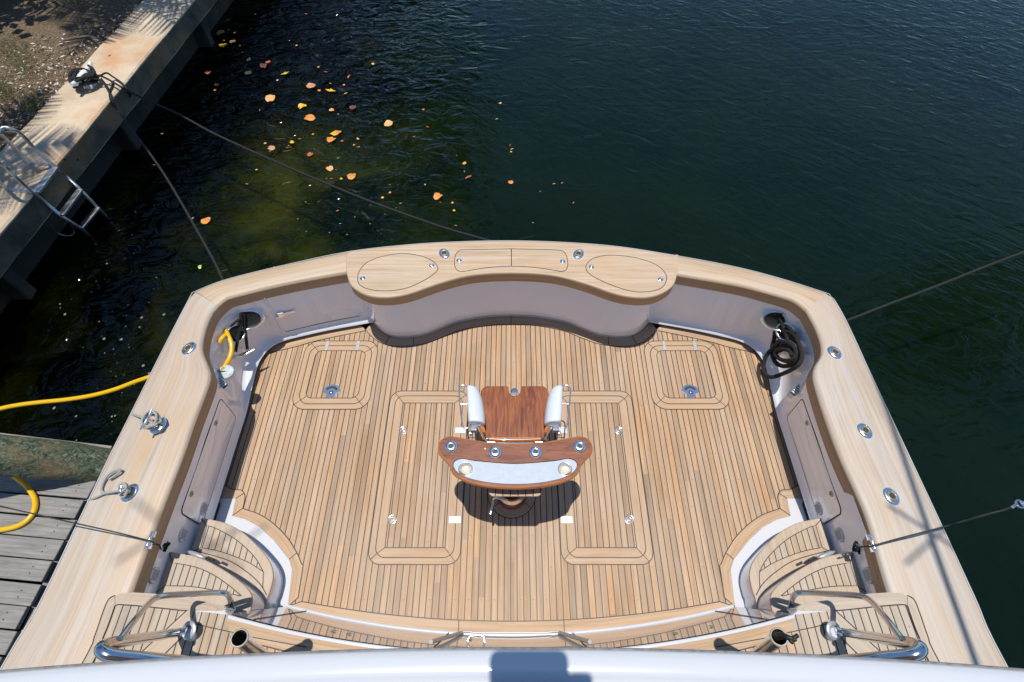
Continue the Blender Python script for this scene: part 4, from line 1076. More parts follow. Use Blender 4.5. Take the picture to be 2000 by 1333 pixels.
b = CB(); b.prism(o, .525, .552, mi=0, mi_side=1); b.uv = [[(p[1], p[0]) for p in [s_[1:] if False else s_ for s_ in uv]] if False else uv for uv in b.uv]
seat = b.build('seat', [M_varn, M_varne], chair, bevel=.008, seg=3)
b = CB(); b.tube(smooth([Vector((AX-.205, 1.562, .536)), Vector((AX-.1, 1.556, .536)), Vector((AX, 1.554, .536)), Vector((AX+.1, 1.556, .536)), Vector((AX+.205, 1.562, .536))], 5), .016, 12); b.build('seat_lip', M_varne, chair)
b = CB(); b.tube([Vector((AX-.22, 1.545, .515)), Vector((AX+.22, 1.545, .515))], .008, 10); b.lathe([(.014, 0), (.014, .02), (0, .022)], Matrix.Translation((AX-.222, 1.56, .53)), 12); b.build('hinge_rod', M_steel, chair)
# gimbal in the notch
b = CB(); b.lathe([(.028, 0), (.028, .006), (.022, .008), (0, .006)], Matrix.Translation((AX-.002, 1.995, .52)), 26); b.build('gimbal', M_brushed, chair)
b = CB(); b.box((AX, 1.963, .545), (.074, .014, .010)); b.build('gimbal_bar', M_steel, chair, bevel=.003)
for s in (-1, 1):
    f = (lambda p: Vector(p)) if s < 0 else (lambda p: Vector((2*AX-p[0], p[1], p[2])))
    arm = empty('armrest', f((-.29, 1.77, .70))-CO, parent=chair)
    def AB(b, name, m, **k):
        o_ = MB.build(b, name, m, arm, **k); o_.matrix_parent_inverse = Matrix.Translation(-(CO+Vector(arm.location))); return o_
    # cushion: rounded section swept front to back, inner side rolling down
    b = CB(); rows = []
    st = [(1.936, -.352, -.278, .80), (1.93, -.354, -.272, 1), (1.90, -.352, -.250, 1), (1.84, -.346, -.230, 1), (1.74, -.338, -.212, 1), (1.66, -.330, -.203, 1), (1.63, -.325, -.203, .96), (1.620, -.318, -.206, .85)]
    for y, x0, x1, k in st:
        zc = .712; hh = .042*k; r_ = []
        sec = [(0, -1), (.6, -1.0), (1.0, -1.9), (1.06, -1.2), (1.0, -.2), (.86, .45), (.62, .85), (.3, 1.0), (.1, .92), (0, .6), (-.02, 0)]
        for u, v in sec: r_.append(f((x0+(x1-x0)*u, y, zc+hh*v)))
        rows.append(r_)
    if s > 0: rows = rows[::-1]
    b.grid(rows, closeu=True); b.face(rows[0][::-1]); b.face(rows[-1]); AB(b, 'pad', M_pad, sub=1)
    b = CB(); P = [(-.345, 1.925, .70), (-.362, 1.95, .70), (-.389, 1.957, .70), (-.412, 1.938, .70), (-.415, 1.90, .70), (-.398, 1.76, .70), (-.377, 1.63, .70), (-.366, 1.595, .70), (-.344, 1.584, .70), (-.322, 1.597, .70), (-.305, 1.625, .69), (-.26, 1.635, .675)]
    b.tube([f(p) for p in smooth(P, 5)], .0065, 10); AB(b, 'rail', M_steel)
    b = CB(); b.tube([f((-.40, 1.79, .70)), f((-.34, 1.793, .70))], .004, 8); AB(b, 'rail_bar', M_steel)
    b = CB(); b.box(tuple(f((-.275, 1.622, .668))), (.09, .02, .02)); b.box(tuple(f((-.29, 1.60, .63))), (.05, .03, .05)); b.lathe([(.014, -.03), (.016, 0), (.012, .02), (0, .02)], Matrix.Translation(f((-.318, 1.585, .60))), 14); AB(b, 'arm_clamp', M_steel, bevel=.003)
    b = CB(); p0, p1 = (-.268, 1.66), (-.205, 1.565); n = len(b.v)
    out = [(-.282, 1.69), (-.262, 1.69), (-.200, 1.60), (-.196, 1.565), (-.218, 1.568), (-.236, 1.60)]
    q = [f((x, y, 0)) for x, y in out]; b.prism([(p.x, p.y) for p in q], .50, .665); AB(b, 'arm_bracket', M_varne, bevel=.005)
# rocket launcher: the varnished table with four rod cups, grey board and two drink holders
TZ = 1.0
tab = [(AX, 1.342), (-.14, 1.352), (-.314, 1.380), (-.405, 1.397), (-.455, 1.392), (-.490, 1.366), (-.506, 1.318), (-.492, 1.266), (-.452, 1.225), (-.418, 1.185), (-.385, 1.125), (-.32, 1.085), (-.23, 1.055), (-.11, 1.035), (AX, 1.028)]
S_ = lambda half_: half_+[(2*AX-x, y) for x, y in half_[1:-1]][::-1]
T_o = [(p.x, p.y) for p in smooth([(x, y, 0) for x, y in S_(tab)], 5, closed=True)]
trl = [(AX, 1.200), (-.10, 1.207), (-.25, 1.222), (-.325, 1.236), (-.375, 1.222), (-.392, 1.190), (-.372, 1.148), (-.31, 1.105), (-.20, 1.075), (-.08, 1.059), (AX, 1.055)]
Tr = [(p.x, p.y) for p in smooth([(x, y, 0) for x, y in S_(trl)], 5, closed=True)]
def polyholes(b, outer, holes, z, mi=0, flip=False, uvf=None):
    loops = [[Vector((x, y, 0)) for x, y in outer]]+[[Vector((x, y, 0)) for x, y in h] for h in holes]
    tr_ = tessellate_polygon(loops); flat = [p for l in loops for p in l]
    for t in tr_:
        P = [flat[i] for i in t]
        if (P[1]-P[0]).cross(P[2]-P[0]).z < 0: P = P[::-1]
        b.face([(p.x, p.y, z) for p in P], [((p.x, p.y) if uvf is None else uvf(p)) for p in P], mi=mi)
launch = empty('rod_table', Vector((AX, 1.2, TZ))-CO, parent=chair)
def LB(b, name, m, **k):
    o_ = MB.build(b, name, m, launch, **k); o_.matrix_parent_inverse = Matrix.Translation(-Vector((AX, 1.2, TZ))); return o_
LB_ = Matrix.Translation(-Vector((AX, 1.2, TZ)))
def inset(P, d):
    out = []; N = len(P)
    for i in range(N):
        a, c = P[i-1], P[(i+1) % N]; t = Vector((c[0]-a[0], c[1]-a[1])); t.normalize(); out.append((P[i][0]-t.y*d, P[i][1]+t.x*d))
    return out
ar = sum(T_o[i][0]*T_o[(i+1) % len(T_o)][1]-T_o[(i+1) % len(T_o)][0]*T_o[i][1] for i in range(len(T_o)))
if ar < 0: T_o = T_o[::-1]
Ti = inset(T_o, .010)
b = MB(); polyholes(b, Ti, [Tr], TZ); LB(b, 'table_top', M_varnd)
b = MB(); rows = []
for d, z in ((.010, TZ+.0003), (.004, TZ-.001), (.0, TZ-.007), (-.002, TZ-.018), (.0, TZ-.030), (.008, TZ-.038), (.05, TZ-.040), (.052, TZ-.072)):
    rows.append([Vector((x, y, z)) for x, y in inset(T_o, d)])
b.grid(rows[::-1], closeu=True); b.face([(x, y, TZ-.072) for x, y in inset(T_o, .052)][::-1]); LB(b, 'table_edge', M_varne)
cups = [(-.305, 1.159), (.369, 1.159)]
hol = [[(cx+.046*math.cos(2*PI*k/28), cy+.046*math.sin(2*PI*k/28)) for k in range(28)] for cx, cy in cups]
Trs = inset(Tr if sum(Tr[i][0]*Tr[(i+1) % len(Tr)][1]-Tr[(i+1) % len(Tr)][0]*Tr[i][1] for i in range(len(Tr))) > 0 else Tr[::-1], .004)
b = MB(); polyholes(b, Trs, hol, TZ-.004); LB(b, 'grey_board', M_tray)
b = MB(); T2_ = Trs
b.grid([[Vector((x, y, TZ+.0002)) for x, y in inset(Trs, -.004)], [Vector((x, y, TZ-.008)) for x, y in inset(Trs, -.0035)]], closeu=True, mi=0)
polyholes(b, inset(Trs, -.004), hol, TZ-.0075); LB(b, 'board_recess', M_caulk)
for cx, cy in cups:
    b = MB(); b.lathe([(.050, -.0035), (.0495, .001), (.046, .002), (.044, -.002), (.0435, -.03), (.043, -.060), (.038, -.064)], Matrix.Translation((cx, cy, TZ)), 32); LB(b, 'drink_holder', M_steel)
    b = MB(); b.lathe([(.040, -.062), (.036, -.058), (.032, -.061), (.020, -.060), (0, -.061)], Matrix.Translation((cx, cy, TZ)), 32); LB(b, 'holder_base', plain('pale_base', (.36, .345, .30), .45, metal=.3) if 'pale_base' not in bpy.data.materials else bpy.data.materials['pale_base'])
for cx, cy in ((-.412, 1.316), (-.106, 1.276), (.172, 1.276), (.478, 1.317)):
    rc_ = MB(); rc_.lathe([(.045, 0), (.0455, .006), (.044, .012), (.040, .018), (.034, .0225), (.027, .025), (.020, .026), (.0155, .025), (.0148, .02), (.0145, .0)], Matrix.Translation((cx, cy, TZ)), 36); o_ = LB(rc_, 'rod_cup', M_steel)
    b = MB(); b.lathe([(.0148, .020), (.010, .019), (0, .019)], Matrix.Translation((cx, cy, TZ)), 20)
    o2 = MB.build(b, 'cup_mouth', plain('cup_insert', (.10, .085, .06), .6, spec=.1) if 'cup_insert' not in bpy.data.materials else bpy.data.materials['cup_insert'], launch); o2.matrix_parent_inverse = LB_
b = MB(); b.lathe([(.007, .0), (.0068, .0012), (0, .0016)], Matrix.Translation((-.176, 1.304, TZ+.0004)), 16); LB(b, 'plug', plain('pale_plug', (.75, .62, .42), .4))
# what carries it
b = CB(); b.box((AX, 1.335, .77), (.40, .028, .40)); b.build('backrest', M_varn, chair, bevel=.01)
b = CB(); b.prism([(p[0], p[1]) for p in rrect(AX-.185, 1.016, AX+.185, 1.26, .04)], .84, .862); b.build('slatted_board', teak('slat_board', (.30, .18, .10), (.46, .30, .18), (.56, .40, .26), pw=.052), chair, bevel=.004)
for s in (-1, 1):
    b = CB(); b.tube(smooth([Vector((AX+s*.12, 1.31, .50)), Vector((AX+s*.16, 1.27, .75)), Vector((AX+s*.18, 1.24, .965))], 5), .014, 10); b.build('launcher_strut', M_steel, chair)
b = CB(); b.tube([Vector((AX+.222, 1.575, .56)), Vector((AX+.256, 1.545, .545))], .006, 8); b.build('lock_pin', M_steel, chair)

# ================================================================ LINES AND CORDS
def cable(name, P, r, m, label, cat, group=None, n=8, loc=None, sides=10):
    b = MB(); b.tube(smooth(P, n), r, sides); return tag(b.build(name, m), label, cat, group)
def zl(pts, z0, z1, sag=0.0):
    N = len(pts)-1; return [at(x, y, z0+(z1-z0)*i/N-sag*4*(i/N)*(1-i/N)) for i, (x, y) in enumerate(pts)]
cable('mooring_rope', zl([(178, 150), (200, 150), (252, 179), (300, 202), (350, 224), (413.5, 259), (490.5, 295), (560.6, 326), (630.7, 356), (700.8, 385), (780, 415), (870, 446), (960, 472)], .36, .50, .18), .0135, M_rope, 'dark mooring rope from the white dock cleat to the middle of the transom', 'rope')
cable('mooring_rope', zl([(180, 154), (198, 158), (213, 181), (226, 210), (245, 235), (280, 283), (315, 332), (350, 389), (386, 452), (418, 510), (440, 556)], .34, .50, .15), .0125, M_rope, 'dark mooring rope from the white dock cleat to the left stern corner', 'rope')
cable('mooring_rope', zl([(1640, 630), (1652, 627), (1740, 593), (1830, 559), (1920, 523), (2010, 489), (2200, 420)], .50, 1.0), .0110, M_rope, 'dark mooring rope leading off to the right from the right stern corner', 'rope')
# loops of slack beside the cleat
cable('rope_tail', [at(x, y, z) for x, y, z in [(196, 148, .34), (208, 143, .33), (220, 150, .25), (236, 161, .23), (247, 173, .222), (255, 184, .10), (253, 188, .02), (248, 178, .12)]], .0125, M_rope, 'slack tail of dark rope hanging over the edge of the seawall', 'rope')
cable('rope_tail', [at(x, y, z) for x, y, z in [(197, 153, .30), (207, 166, .222), (215, 176, .222), (221, 160, .225), (219, 168, .222), (214, 182, .222), (216, 196, .21), (224, 208, .10)]], .0115, M_rope, 'knotted end of dark rope lying on the seawall by the cleat', 'rope')
# dock cleat
dc = empty('dock_cleat', at(168, 160, CZ), label='white painted iron dock cleat wrapped in dark rope on the seawall', cat='cleat')
o0 = Vector(dc.location); M_white = plain('chipped_white_paint', (.74, .76, .78), .45, noise=.15, nscale=30)
e0 = at(140, 166, .38)-o0; e1 = at(177, 122, .38)-o0; mc = (e0+e1)/2
b = MB(); b.tube(smooth([e0, e0.lerp(mc, .4)+Vector((0, 0, -.03)), mc+Vector((0, 0, -.03)), e1.lerp(mc, .4)+Vector((0, 0, -.03)), e1], 5), [.022+.025*math.sin(PI*i/20) for i in range(21)], 14); b.build('horn', M_white, dc)
b = MB(); b.lathe([(.085, 0), (.08, .03), (.06, .06), (.05, .12), (.06, .17)], Matrix.Translation((mc.x, mc.y, 0)), 24); b.build('foot', M_white, dc)
b = MB(); P = []; rnd = random.Random(4)
dirn = (e1-e0).normalized(); side = Vector((-dirn.y, dirn.x, 0))
for k in range(150):
    a = k*.42; wv = .5+.5*math.sin(k*.13)
    rr = .125+.04*math.sin(k*.31)
    P.append(Vector((mc.x, mc.y, .09+.10*(k/150)))+dirn*(math.cos(a)*rr*1.15-.02)+side*math.sin(a)*(rr*1.0)+Vector((0, 0, .025*math.sin(a*2+k*.05))))
b.tube(P, .017, 8); tag(b.build('rope_coil', M_rope), 'dark rope wound round and round the white dock cleat', 'rope'); bpy.data.objects['rope_coil'].location = o0

def onw(px, py, sgn=-1, off=.02, zmax=.60):
    "the point seen at this pixel lying off metres in front of the liner"
    Q = PQ[0]
    z = .03; best = None
    while z < zmax:
        p = at(px, py, z); q = mir(p) if sgn > 0 else p
        t = min(1, max(0, (GZ-.15-z)/(GZ-.45))); d = 9; sd = 0
        for (a, b_, nn) in Q:
            m = a.lerp(b_, t); dd_ = (Vector((q.x, q.y, 0))-m); 
            if dd_.length < d: d = dd_.length; sd = dd_.dot(nn)
        if z < .30: sd -= .10*(1-max(0, z-.08)/.22) if z < .30 else 0
        if sd >= off: return p
        z += .012
    return at(px, py, zmax)
_a = resample(smooth([(p[0], p[1], 0) for p in TOPL], 6), 90); _b = resample(smooth([(p[0], p[1], 0) for p in MIDL], 6), 90)
PQ = [[(_a[i], _b[i], Vector(((_b[i+1]-_b[i-1]).normalized().y, -(_b[i+1]-_b[i-1]).normalized().x, 0))) for i in range(1, 89)]]
def wz(l, sgn, off=.03): return smooth([onw(p[0], p[1], sgn, (p[2] if len(p) > 2 else off)) for p in l], 8)
# black dock line flaked down in the right stern corner
def pz(l): return smooth([at(*p) for p in l], 8)
b = MB()
b.tube(wz([(1513, 618, .01), (1514, 640, .03), (1512, 662, .04), (1508, 682, .05), (1520, 700, .05), (1545, 706, .05), (1562, 690, .05), (1556, 668, .05), (1536, 660, .05), (1516, 672, .05), (1508, 690, .06), (1518, 712, .06), (1545, 714, .06), (1562, 696, .06), (1560, 672, .06), (1548, 652, .05), (1530, 648, .05), (1518, 658, .05)], 1), .0185, 10)
b.tube(wz([(1522, 618, .01), (1530, 640, .03), (1538, 665, .08), (1532, 680, .09), (1515, 690, .09), (1512, 704, .09), (1530, 716, .09), (1550, 706, .09), (1554, 688, .09), (1540, 676, .10), (1520, 678, .10), (1502, 688, .08), (1492, 708, .07), (1492, 728, .07), (1506, 737, .07), (1530, 730, .07), (1556, 716, .08), (1566, 698, .08), (1562, 678, .08)], 1), .0185, 10)
b.tube(wz([(1512, 676, .12), (1526, 668, .12), (1546, 674, .12), (1555, 690, .12), (1544, 704, .12), (1524, 702, .12), (1514, 690, .13), (1524, 682, .13), (1542, 686, .13), (1546, 696, .13)], 1), .0175, 10)
tag(b.build('coiled_dock_line', M_ropeb), 'thick black dock line hanging in a tangled coil below the right corner hawse pipe', 'rope')
b = MB(); b.tube(wz([(1537, 636), (1546, 646), (1556, 652)], 1, .05), .014, 8); tag(b.build('hawse_line', M_ropeb), 'short black line between the two hawse pipes of the right corner', 'rope')
b = MB(); b.tube(wz([(470, 614, .02), (471, 632, .04), (466, 655, .06), (460, 688, .05)], -1), .014, 10); b.tube(wz([(476, 614, .02), (477, 632, .04), (480, 655, .06), (483, 682, .05)], -1), .014, 10)
b.tube(wz([(450, 638), (459, 630), (468, 624)], -1, .05), .011, 8)
tag(b.build('dock_line', M_ropeb), 'two parts of black line leading down from the left corner hawse pipe', 'rope')
b = MB(); A1 = onw(453, 698, -1, .06); A2 = onw(497, 681, -1, .06); A2.z = A1.z = (A1.z+A2.z)/2; A1 = at(453, 698, A1.z); A2 = at(497, 681, A2.z); zc_ = A1.z; d_ = (A2-A1).normalized(); nn = Vector((-d_.y, d_.x, 0))
b.prism([tuple((A1+nn*.006)[:2]), tuple((A2+nn*.004)[:2]), tuple((A2-nn*.008)[:2]), tuple((A1.lerp(A2, .6)-nn*.026)[:2]), tuple((A1-nn*.018)[:2])], zc_-.02, zc_); b.build('corner_cleat', M_brushed, yacht, bevel=.004)
b = MB(); p = onw(474, 682, -1, .05); b.lathe([(.010, -.03), (.010, .01), (.007, .02), (0, .02)], Matrix.Translation(p), 12); b.build('cleat_pin', M_steel, yacht)

for s, pp_ in ((1, (1556, 762)), (-1, (432, 748))):
    p = onw(pp_[0], pp_[1], s, .012); dv = empty('scupper_vent', p, parent=yacht)
    b = MB(); b.box((0, 0, 0), (.13, .045, .012), rz=R(38*s)); b.build('vent_frame', M_hole, dv, bevel=.004)
    for k in range(5):
        b = MB(); a = R(38*s); q = Vector((math.cos(a), math.sin(a), 0))*(-.048+k*.024); b.box((q.x, q.y, .008), (.012, .04, .006), rz=a); b.build('vent_slat', M_speaker, dv)
# yellow shore-power cord
cable('shore_power_cord', zl([(318, 724), (296, 735), (262, 747), (225, 761), (180, 773), (130, 781), (80, 786), (40, 791), (0, 799), (-50, 816), (-140, 870), (-150, 930)], .46, .40, .12), .0195, M_yellow, 'yellow shore power cord running from the left side of the yacht over the water', 'cord', sides=14)
cable('shore_power_cord', [at(x, y, z) for x, y, z in [(10, 915, .45), (30, 932, .34), (52, 950, .24), (68, 975, .222), (66, 1000, .222), (48, 1021, .222), (20, 1032, .222), (-20, 1036, .222), (-90, 1030, .222)]], .020, M_yellow, 'loop of yellow shore power cord lying on the grey dock planks', 'cord', sides=14)
b = MB(); b.tube(wz([(441, 645, .0), (446, 656, .05), (452, 672, .09), (452, 688, .09), (447, 703, .07), (440, 715, .05), (436, 722, .04)], -1), .020, 14); b.tube(wz([(430, 669, .02), (433, 662, .04), (440, 655, .05)], -1), .019, 12)
tag(b.build('shore_power_cord', M_yellow), 'short length of yellow cord coming through the left corner hawse pipe', 'cord')
b = MB(); p = onw(441, 727, -1, .06); M = Matrix.Translation(p) @ Matrix.Rotation(R(14), 4, 'X') @ Matrix.Rotation(R(-8), 4, 'Y')
b.lathe([(0, -.012), (.068, -.012), (.078, -.006), (.078, .004), (.070, .010), (.0, .011)], M @ Matrix.Diagonal((1, .78, 1, 1)), 32)
disc = b.build('round_fairlead', plain('chalky_disc', (.50, .56, .58), .6, noise=.25, nscale=40)); tag(disc, 'chalky grey round disc beside the yellow cord below the left covering board', 'disc')
b = MB(); b.box(tuple(p+Vector((-.035, .0, .014))), (.075, .008, .004)); o = b.build('slot', M_hole); o.parent = disc

# lashings on the two plug cleats
cleat_pin(308, 834, 287, 820, ZR+.14, R(83), .17, 'chrome cleat pin lashed with grey cord in the left rod holder nearer the stern')
cleat_pin(256, 962, 236, 958, ZR+.09, R(100), .06, 'short chrome pin tied with grey cord in the left rod holder nearer the flybridge')
def tangle(cx, cy, z, r, n, seed, P0, label, r_=.0085):
    rnd = random.Random(seed); P = []
    c = at(cx, cy, z)
    for k in range(n):
        a = k*1.15; P.append(c+Vector((math.cos(a)*r*rnd.uniform(.45, 1), math.sin(a)*r*1.25*rnd.uniform(.5, 1), rnd.uniform(-.035, .035))))
    b = MB(); b.tube(smooth(P0+P, 5), r_, 8); tag(b.build('cord_lashing', M_ropeg), label, 'cord'); return b
tangle(294, 822, ZR+.11, .058, 22, 2, [at(258, 809, ZR+.01), at(266, 812, ZR+.03), at(276, 815, ZR+.07)], 'grey cord wrapped over the chrome cleat pin nearer the stern', .009)
tangle(240, 958, ZR+.07, .038, 13, 5, [at(172, 978, ZR-.02), at(185, 973, ZR+.012), at(205, 964, ZR+.02), at(222, 961, ZR+.04)], 'grey cord tied round the chrome pin nearer the flybridge', .008)
b = MB(); b.tube(pz([(222, 962, ZR+.02), (206, 964, ZR+.015), (198, 957, ZR+.015), (203, 940, ZR+.02), (213, 926, ZR+.03), (229, 918, ZR+.035), (235, 919, ZR+.035), (229, 926, ZR+.03), (213, 937, ZR+.022)]), .0085, 8); tag(b.build('cord_loop', M_ropeg), 'loose bight of grey cord lying on the left covering board', 'cord')
# thin black lines to the outriggers, with their tied ends
cable('thin_line', zl([(303, 1063), (292, 1057), (230, 1041), (150, 1023), (70, 1005), (0, 989), (-80, 970)], GZ+.04, 1.2), .0042, M_black, 'thin black line crossing the left covering board out over the dock', 'line')
cable('thin_line', zl([(1695, 1069), (1703, 1067), (1760, 1051), (1830, 1033), (1900, 1013), (1952, 1000), (1985, 989)], GZ+.04, 1.2), .0048, M_black, 'thin black line crossing the right covering board out over the water', 'line')
cable('line_bight', zl([(1900, 1011.5), (1930, 1004), (1960, 996.5), (1984, 988)], 1.08, 1.2), .006, M_black, 'doubled end of the thin black line by the snap hook', 'line')
b = MB(); P = at(1992, 985, 1.2); b.tube(circ(P.x, P.y, .022, 16, z=P.z), .007, 8, closed=True); b.tube([P+Vector((-.02, 0, 0)), P+Vector((-.055, -.018, 0))], .009, 8); b.tube([P, P+Vector((.10, .02, .03))], .012, 8); tag(b.build('snap_hook', M_brushed), 'metal snap hook at the outer end of the right thin black line', 'hook')
for s, (px, py), (qx, qy), lb in ((-1, (322, 1066), (300, 1063), 'left'), (1, (1674, 1069), (1697, 1067), 'right')):
    b = MB(); rnd = random.Random(8+s); c = at(px, py, .60)
    P = [at(qx, qy, GZ+.01), at((px+qx)/2, (py+qy)/2, GZ-.05)]+[c+Vector((rnd.uniform(-.03, .03), rnd.uniform(-.04, .04), rnd.uniform(-.03, .03))) for k in range(16)]
    b.tube(smooth(P, 4), [.004]*8+[.0085]*(len(smooth(P, 4))-8), 8); tag(b.build('line_knot', M_ropeb), f'black knotted end of thin line hanging inside the {lb} covering board', 'knot')

# ================================================================ SEAWALL LADDER
lad = empty('seawall_ladder', (0, 0, 0), label='grey metal ladder with curved grab rails on the edge of the seawall', cat='ladder')
def pl_(l): return smooth([at(*p) for p in l], 6)
b = MB(); b.tube(pl_([(56, 319, .23), (34, 294.5, .40), (11, 272, .62), (1, 262, .74), (2, 253, .78), (11, 249.5, .78), (26, 254, .74), (45, 266, .62), (65, 288, .46), (90, 311, .30), (108, 327, .18), (130, 346, .0), (157, 371, -.14), (191, 406, -.42), (212, 428, -.66)]), .021, 12); b.build('stringer', M_alu, lad)
b = MB(); b.tube(pl_([(12, 369, .23), (-8, 350, .40), (-30, 330, .62), (-38, 316, .76), (-28, 306, .79), (-6, 317, .70), (12, 328, .56), (30, 346, .44), (46, 361, .32), (67, 378, .18), (96, 402, -.02), (121, 423, -.16), (158, 447, -.42), (176, 463, -.66)]), .021, 12); b.build('stringer', M_alu, lad)
for a, c, wdt in (((108, 327, .19), (70, 377, .19), .09), ((157, 371, -.13), (119, 421, -.13), .075), ((191, 406, -.41), (157, 446, -.41), .075)):
    A1, A2 = at(*a), at(*c); d_ = (A2-A1); M = Matrix.Translation((A1+A2)/2) @ d_.to_track_quat('X', 'Z').to_matrix().to_4x4()
    b = MB(); b.box((0, 0, 0), (d_.length, wdt, .03), M=M); b.build('tread', M_alu, lad, bevel=.006)
for a, c in (((55, 320, .205), (104, 323, .205)), ((11, 369, .205), (64, 376, .205))):
    A1, A2 = at(*a), at(*c); d_ = (A2-A1); M = Matrix.Translation((A1+A2)/2) @ d_.to_track_quat('X', 'Z').to_matrix().to_4x4()
    b = MB(); b.box((0, 0, 0), (d_.length, .05, .012), M=M); b.build('mounting_bar', M_alu, lad, bevel=.002)
b = MB(); b.tube(pl_([(100, 440, -.2), (112, 455, -.38), (130, 461, -.45), (143, 458, -.45), (144, 448, -.40), (137, 440, -.3)]), .004, 6); tag(b.build('wire_loop', M_alu), 'thin wire loop dangling below the seawall ladder', 'wire')

# ================================================================ DOCK, PILE
DZ = .20
dock = empty('dock', (0, 0, 0), label='weathered grey plank dock along the left side of the yacht', cat='dock')
A1 = at(0, 960, DZ); A2 = at(167, 975, DZ); dd = (A2-A1).normalized(); ang = math.atan2(dd.y, dd.x); nv = Vector((-dd.y, dd.x, 0))
rnd = random.Random(5); start = A2+dd*.0
for k in range(-2, 16):
    pw_ = .1555; c = start-nv*pw_*(k+.0)+nv*(.0+.148/2)
    Ln = 3.2; c2 = c-dd*(Ln/2)+dd*(rnd.uniform(-.01, .012))
    if k < -0: continue
    b = MB(); M = Matrix.Translation((c2.x, c2.y, DZ-.02)) @ Matrix.Rotation(ang+rnd.uniform(-.003, .003), 4, 'Z') @ Matrix.Rotation(rnd.uniform(-.006, .006), 4, 'X')
    b.box((0, 0, 0), (Ln, .145, .04), M=M); o_ = rnd.random()*9; b.uv = [[(u+o_, v+o_) for u, v in uv] for uv in b.uv]
    pk = b.build('plank', M_dock, dock, bevel=.006)
    for xx in (.10, .145):
        b = MB(); b.lathe([(.005, 0), (.005, .001), (0, .0012)], M @ Matrix.Translation((Ln/2-.12, xx-.122, .0205)), 10); b.build('nail_head', M_caulk, dock)
c = start-nv*.0+nv*.20
b = MB(); c2 = c-dd*1.6; M = Matrix.Translation((c2.x, c2.y, DZ-.14)) @ Matrix.Rotation(ang, 4, 'Z'); b.box((0, .0, 0), (3.2, .10, .18), M=M); b.build('header_beam', M_dock, dock)
b = MB(); A_b = at(60, 868, DZ); B_b = at(212, 886, DZ); d2 = (B_b-A_b).normalized(); cc = B_b-d2*1.6
b.box((0, 0, 0), (3.2, .13, .06), M=Matrix.Translation((cc.x, cc.y, DZ-.02)) @ Matrix.Rotation(math.atan2(d2.y, d2.x), 4, 'Z')); b.build('outer_beam', M_dock, dock, bevel=.006)
b = MB(); b.box((-3.52, -.45, -.02), (.05, 3.4, .30)); b.build('stringer', M_dock, dock)
b = MB(); pp = at(200, 905, DZ)
Q = [tuple(at(x, y, DZ)[:2]) for x, y in [(183, 900), (216, 880), (226, 880), (197, 936), (192, 938)]]
b.prism(Q, DZ-.12, DZ+.015, mi=0); b.build('corner_guard', M_black, dock, bevel=.004)
b = MB(); base = at(184, 908, DZ); top_ = at(-241, 862, 1.1)
ax = (top_-base).normalized(); P = [base-ax*.9]+[base+(top_-base)*t*1.5 for t in [i/18 for i in range(19)]]
rows = []; up = Vector((0, 0, 1)); n1 = ax.cross(up).normalized(); n2 = ax.cross(n1)
for i, p in enumerate(P):
    rows.append([p+(n1*math.cos(a)+n2*math.sin(a))*(.152+.006*math.sin(a*5+i)+.004*math.sin(a*11+i*2)) for a in [2*PI*k/40 for k in range(40)]])
uvs = [[(i*.15, k*.025) for k in range(40)] for i in range(len(P))]
b.grid(rows, uvs, closeu=True); tag(b.build('dock_pile', M_pile), 'thick green weathered timber pile leaning beside the dock', 'pile')

# ================================================================ FLOATING LEAVES
LC = {'o': ((.62, .20, .03), (.78, .36, .09)), 'y': ((.75, .40, .01), (.62, .48, .03)), 'r': ((.40, .09, .03), (.55, .17, .07)), 'b': ((.50, .22, .10), (.62, .33, .18)), 'g': ((.35, .50, .10), (.50, .65, .20)), 'p': ((.80, .42, .14), (.70, .38, .16)), 'd': ((.10, .03, .03), (.22, .07, .05))}
LM = {k: leafmat('leaf_'+k, *v, sc=9, rough=.45) for k, v in LC.items()}
def leaf(px, py, wpx, kind, seed, label, asp=.85, shape='round'):
    rnd = random.Random(seed); p = at(px, py, WZ+.004); q = at(px+wpx/2, py, WZ+.004); r = (q-p).length
    b = MB(); n = 26; rings = []; a0 = rnd.uniform(0, 6.28); fold = rnd.uniform(.0, .45)
    for k in (0.02, .35, .7, 1.0):
        ring = []
        for i in range(n):
            a = 2*PI*i/n
            if shape == 'round': rr = 1-.42*math.exp(-((a-PI)/.22)**2)+.04*math.sin(3*a+seed)+.03*math.sin(7*a)
            elif shape == 'half': rr = (1 if math.sin(a) > 0 else .28)+.03*math.sin(5*a)
            else: rr = 1
            x = math.cos(a)*rr*k; y = math.sin(a)*rr*k*(asp if shape != 'long' else .28)
            z = .006+fold*y*y*r+.10*r*math.sin(2.6*x+seed)*k+.05*r*math.sin(4*a+seed)*k*k+.03*r
            ring.append(Vector((x*r*math.cos(a0)-y*r*math.sin(a0), x*r*math.sin(a0)+y*r*math.cos(a0), max(.002, z))))
        rings.append(ring)
    b.grid(rings, closeu=True); b.face(rings[0][::-1])
    o = b.build('floating_leaf', LM[kind], solid=.0); o.location = p
    return tag(o, label, 'leaf', 'fallen leaves floating on the water')
E4 = lambda x, y: (400+x/2.7767, y/2.7767)
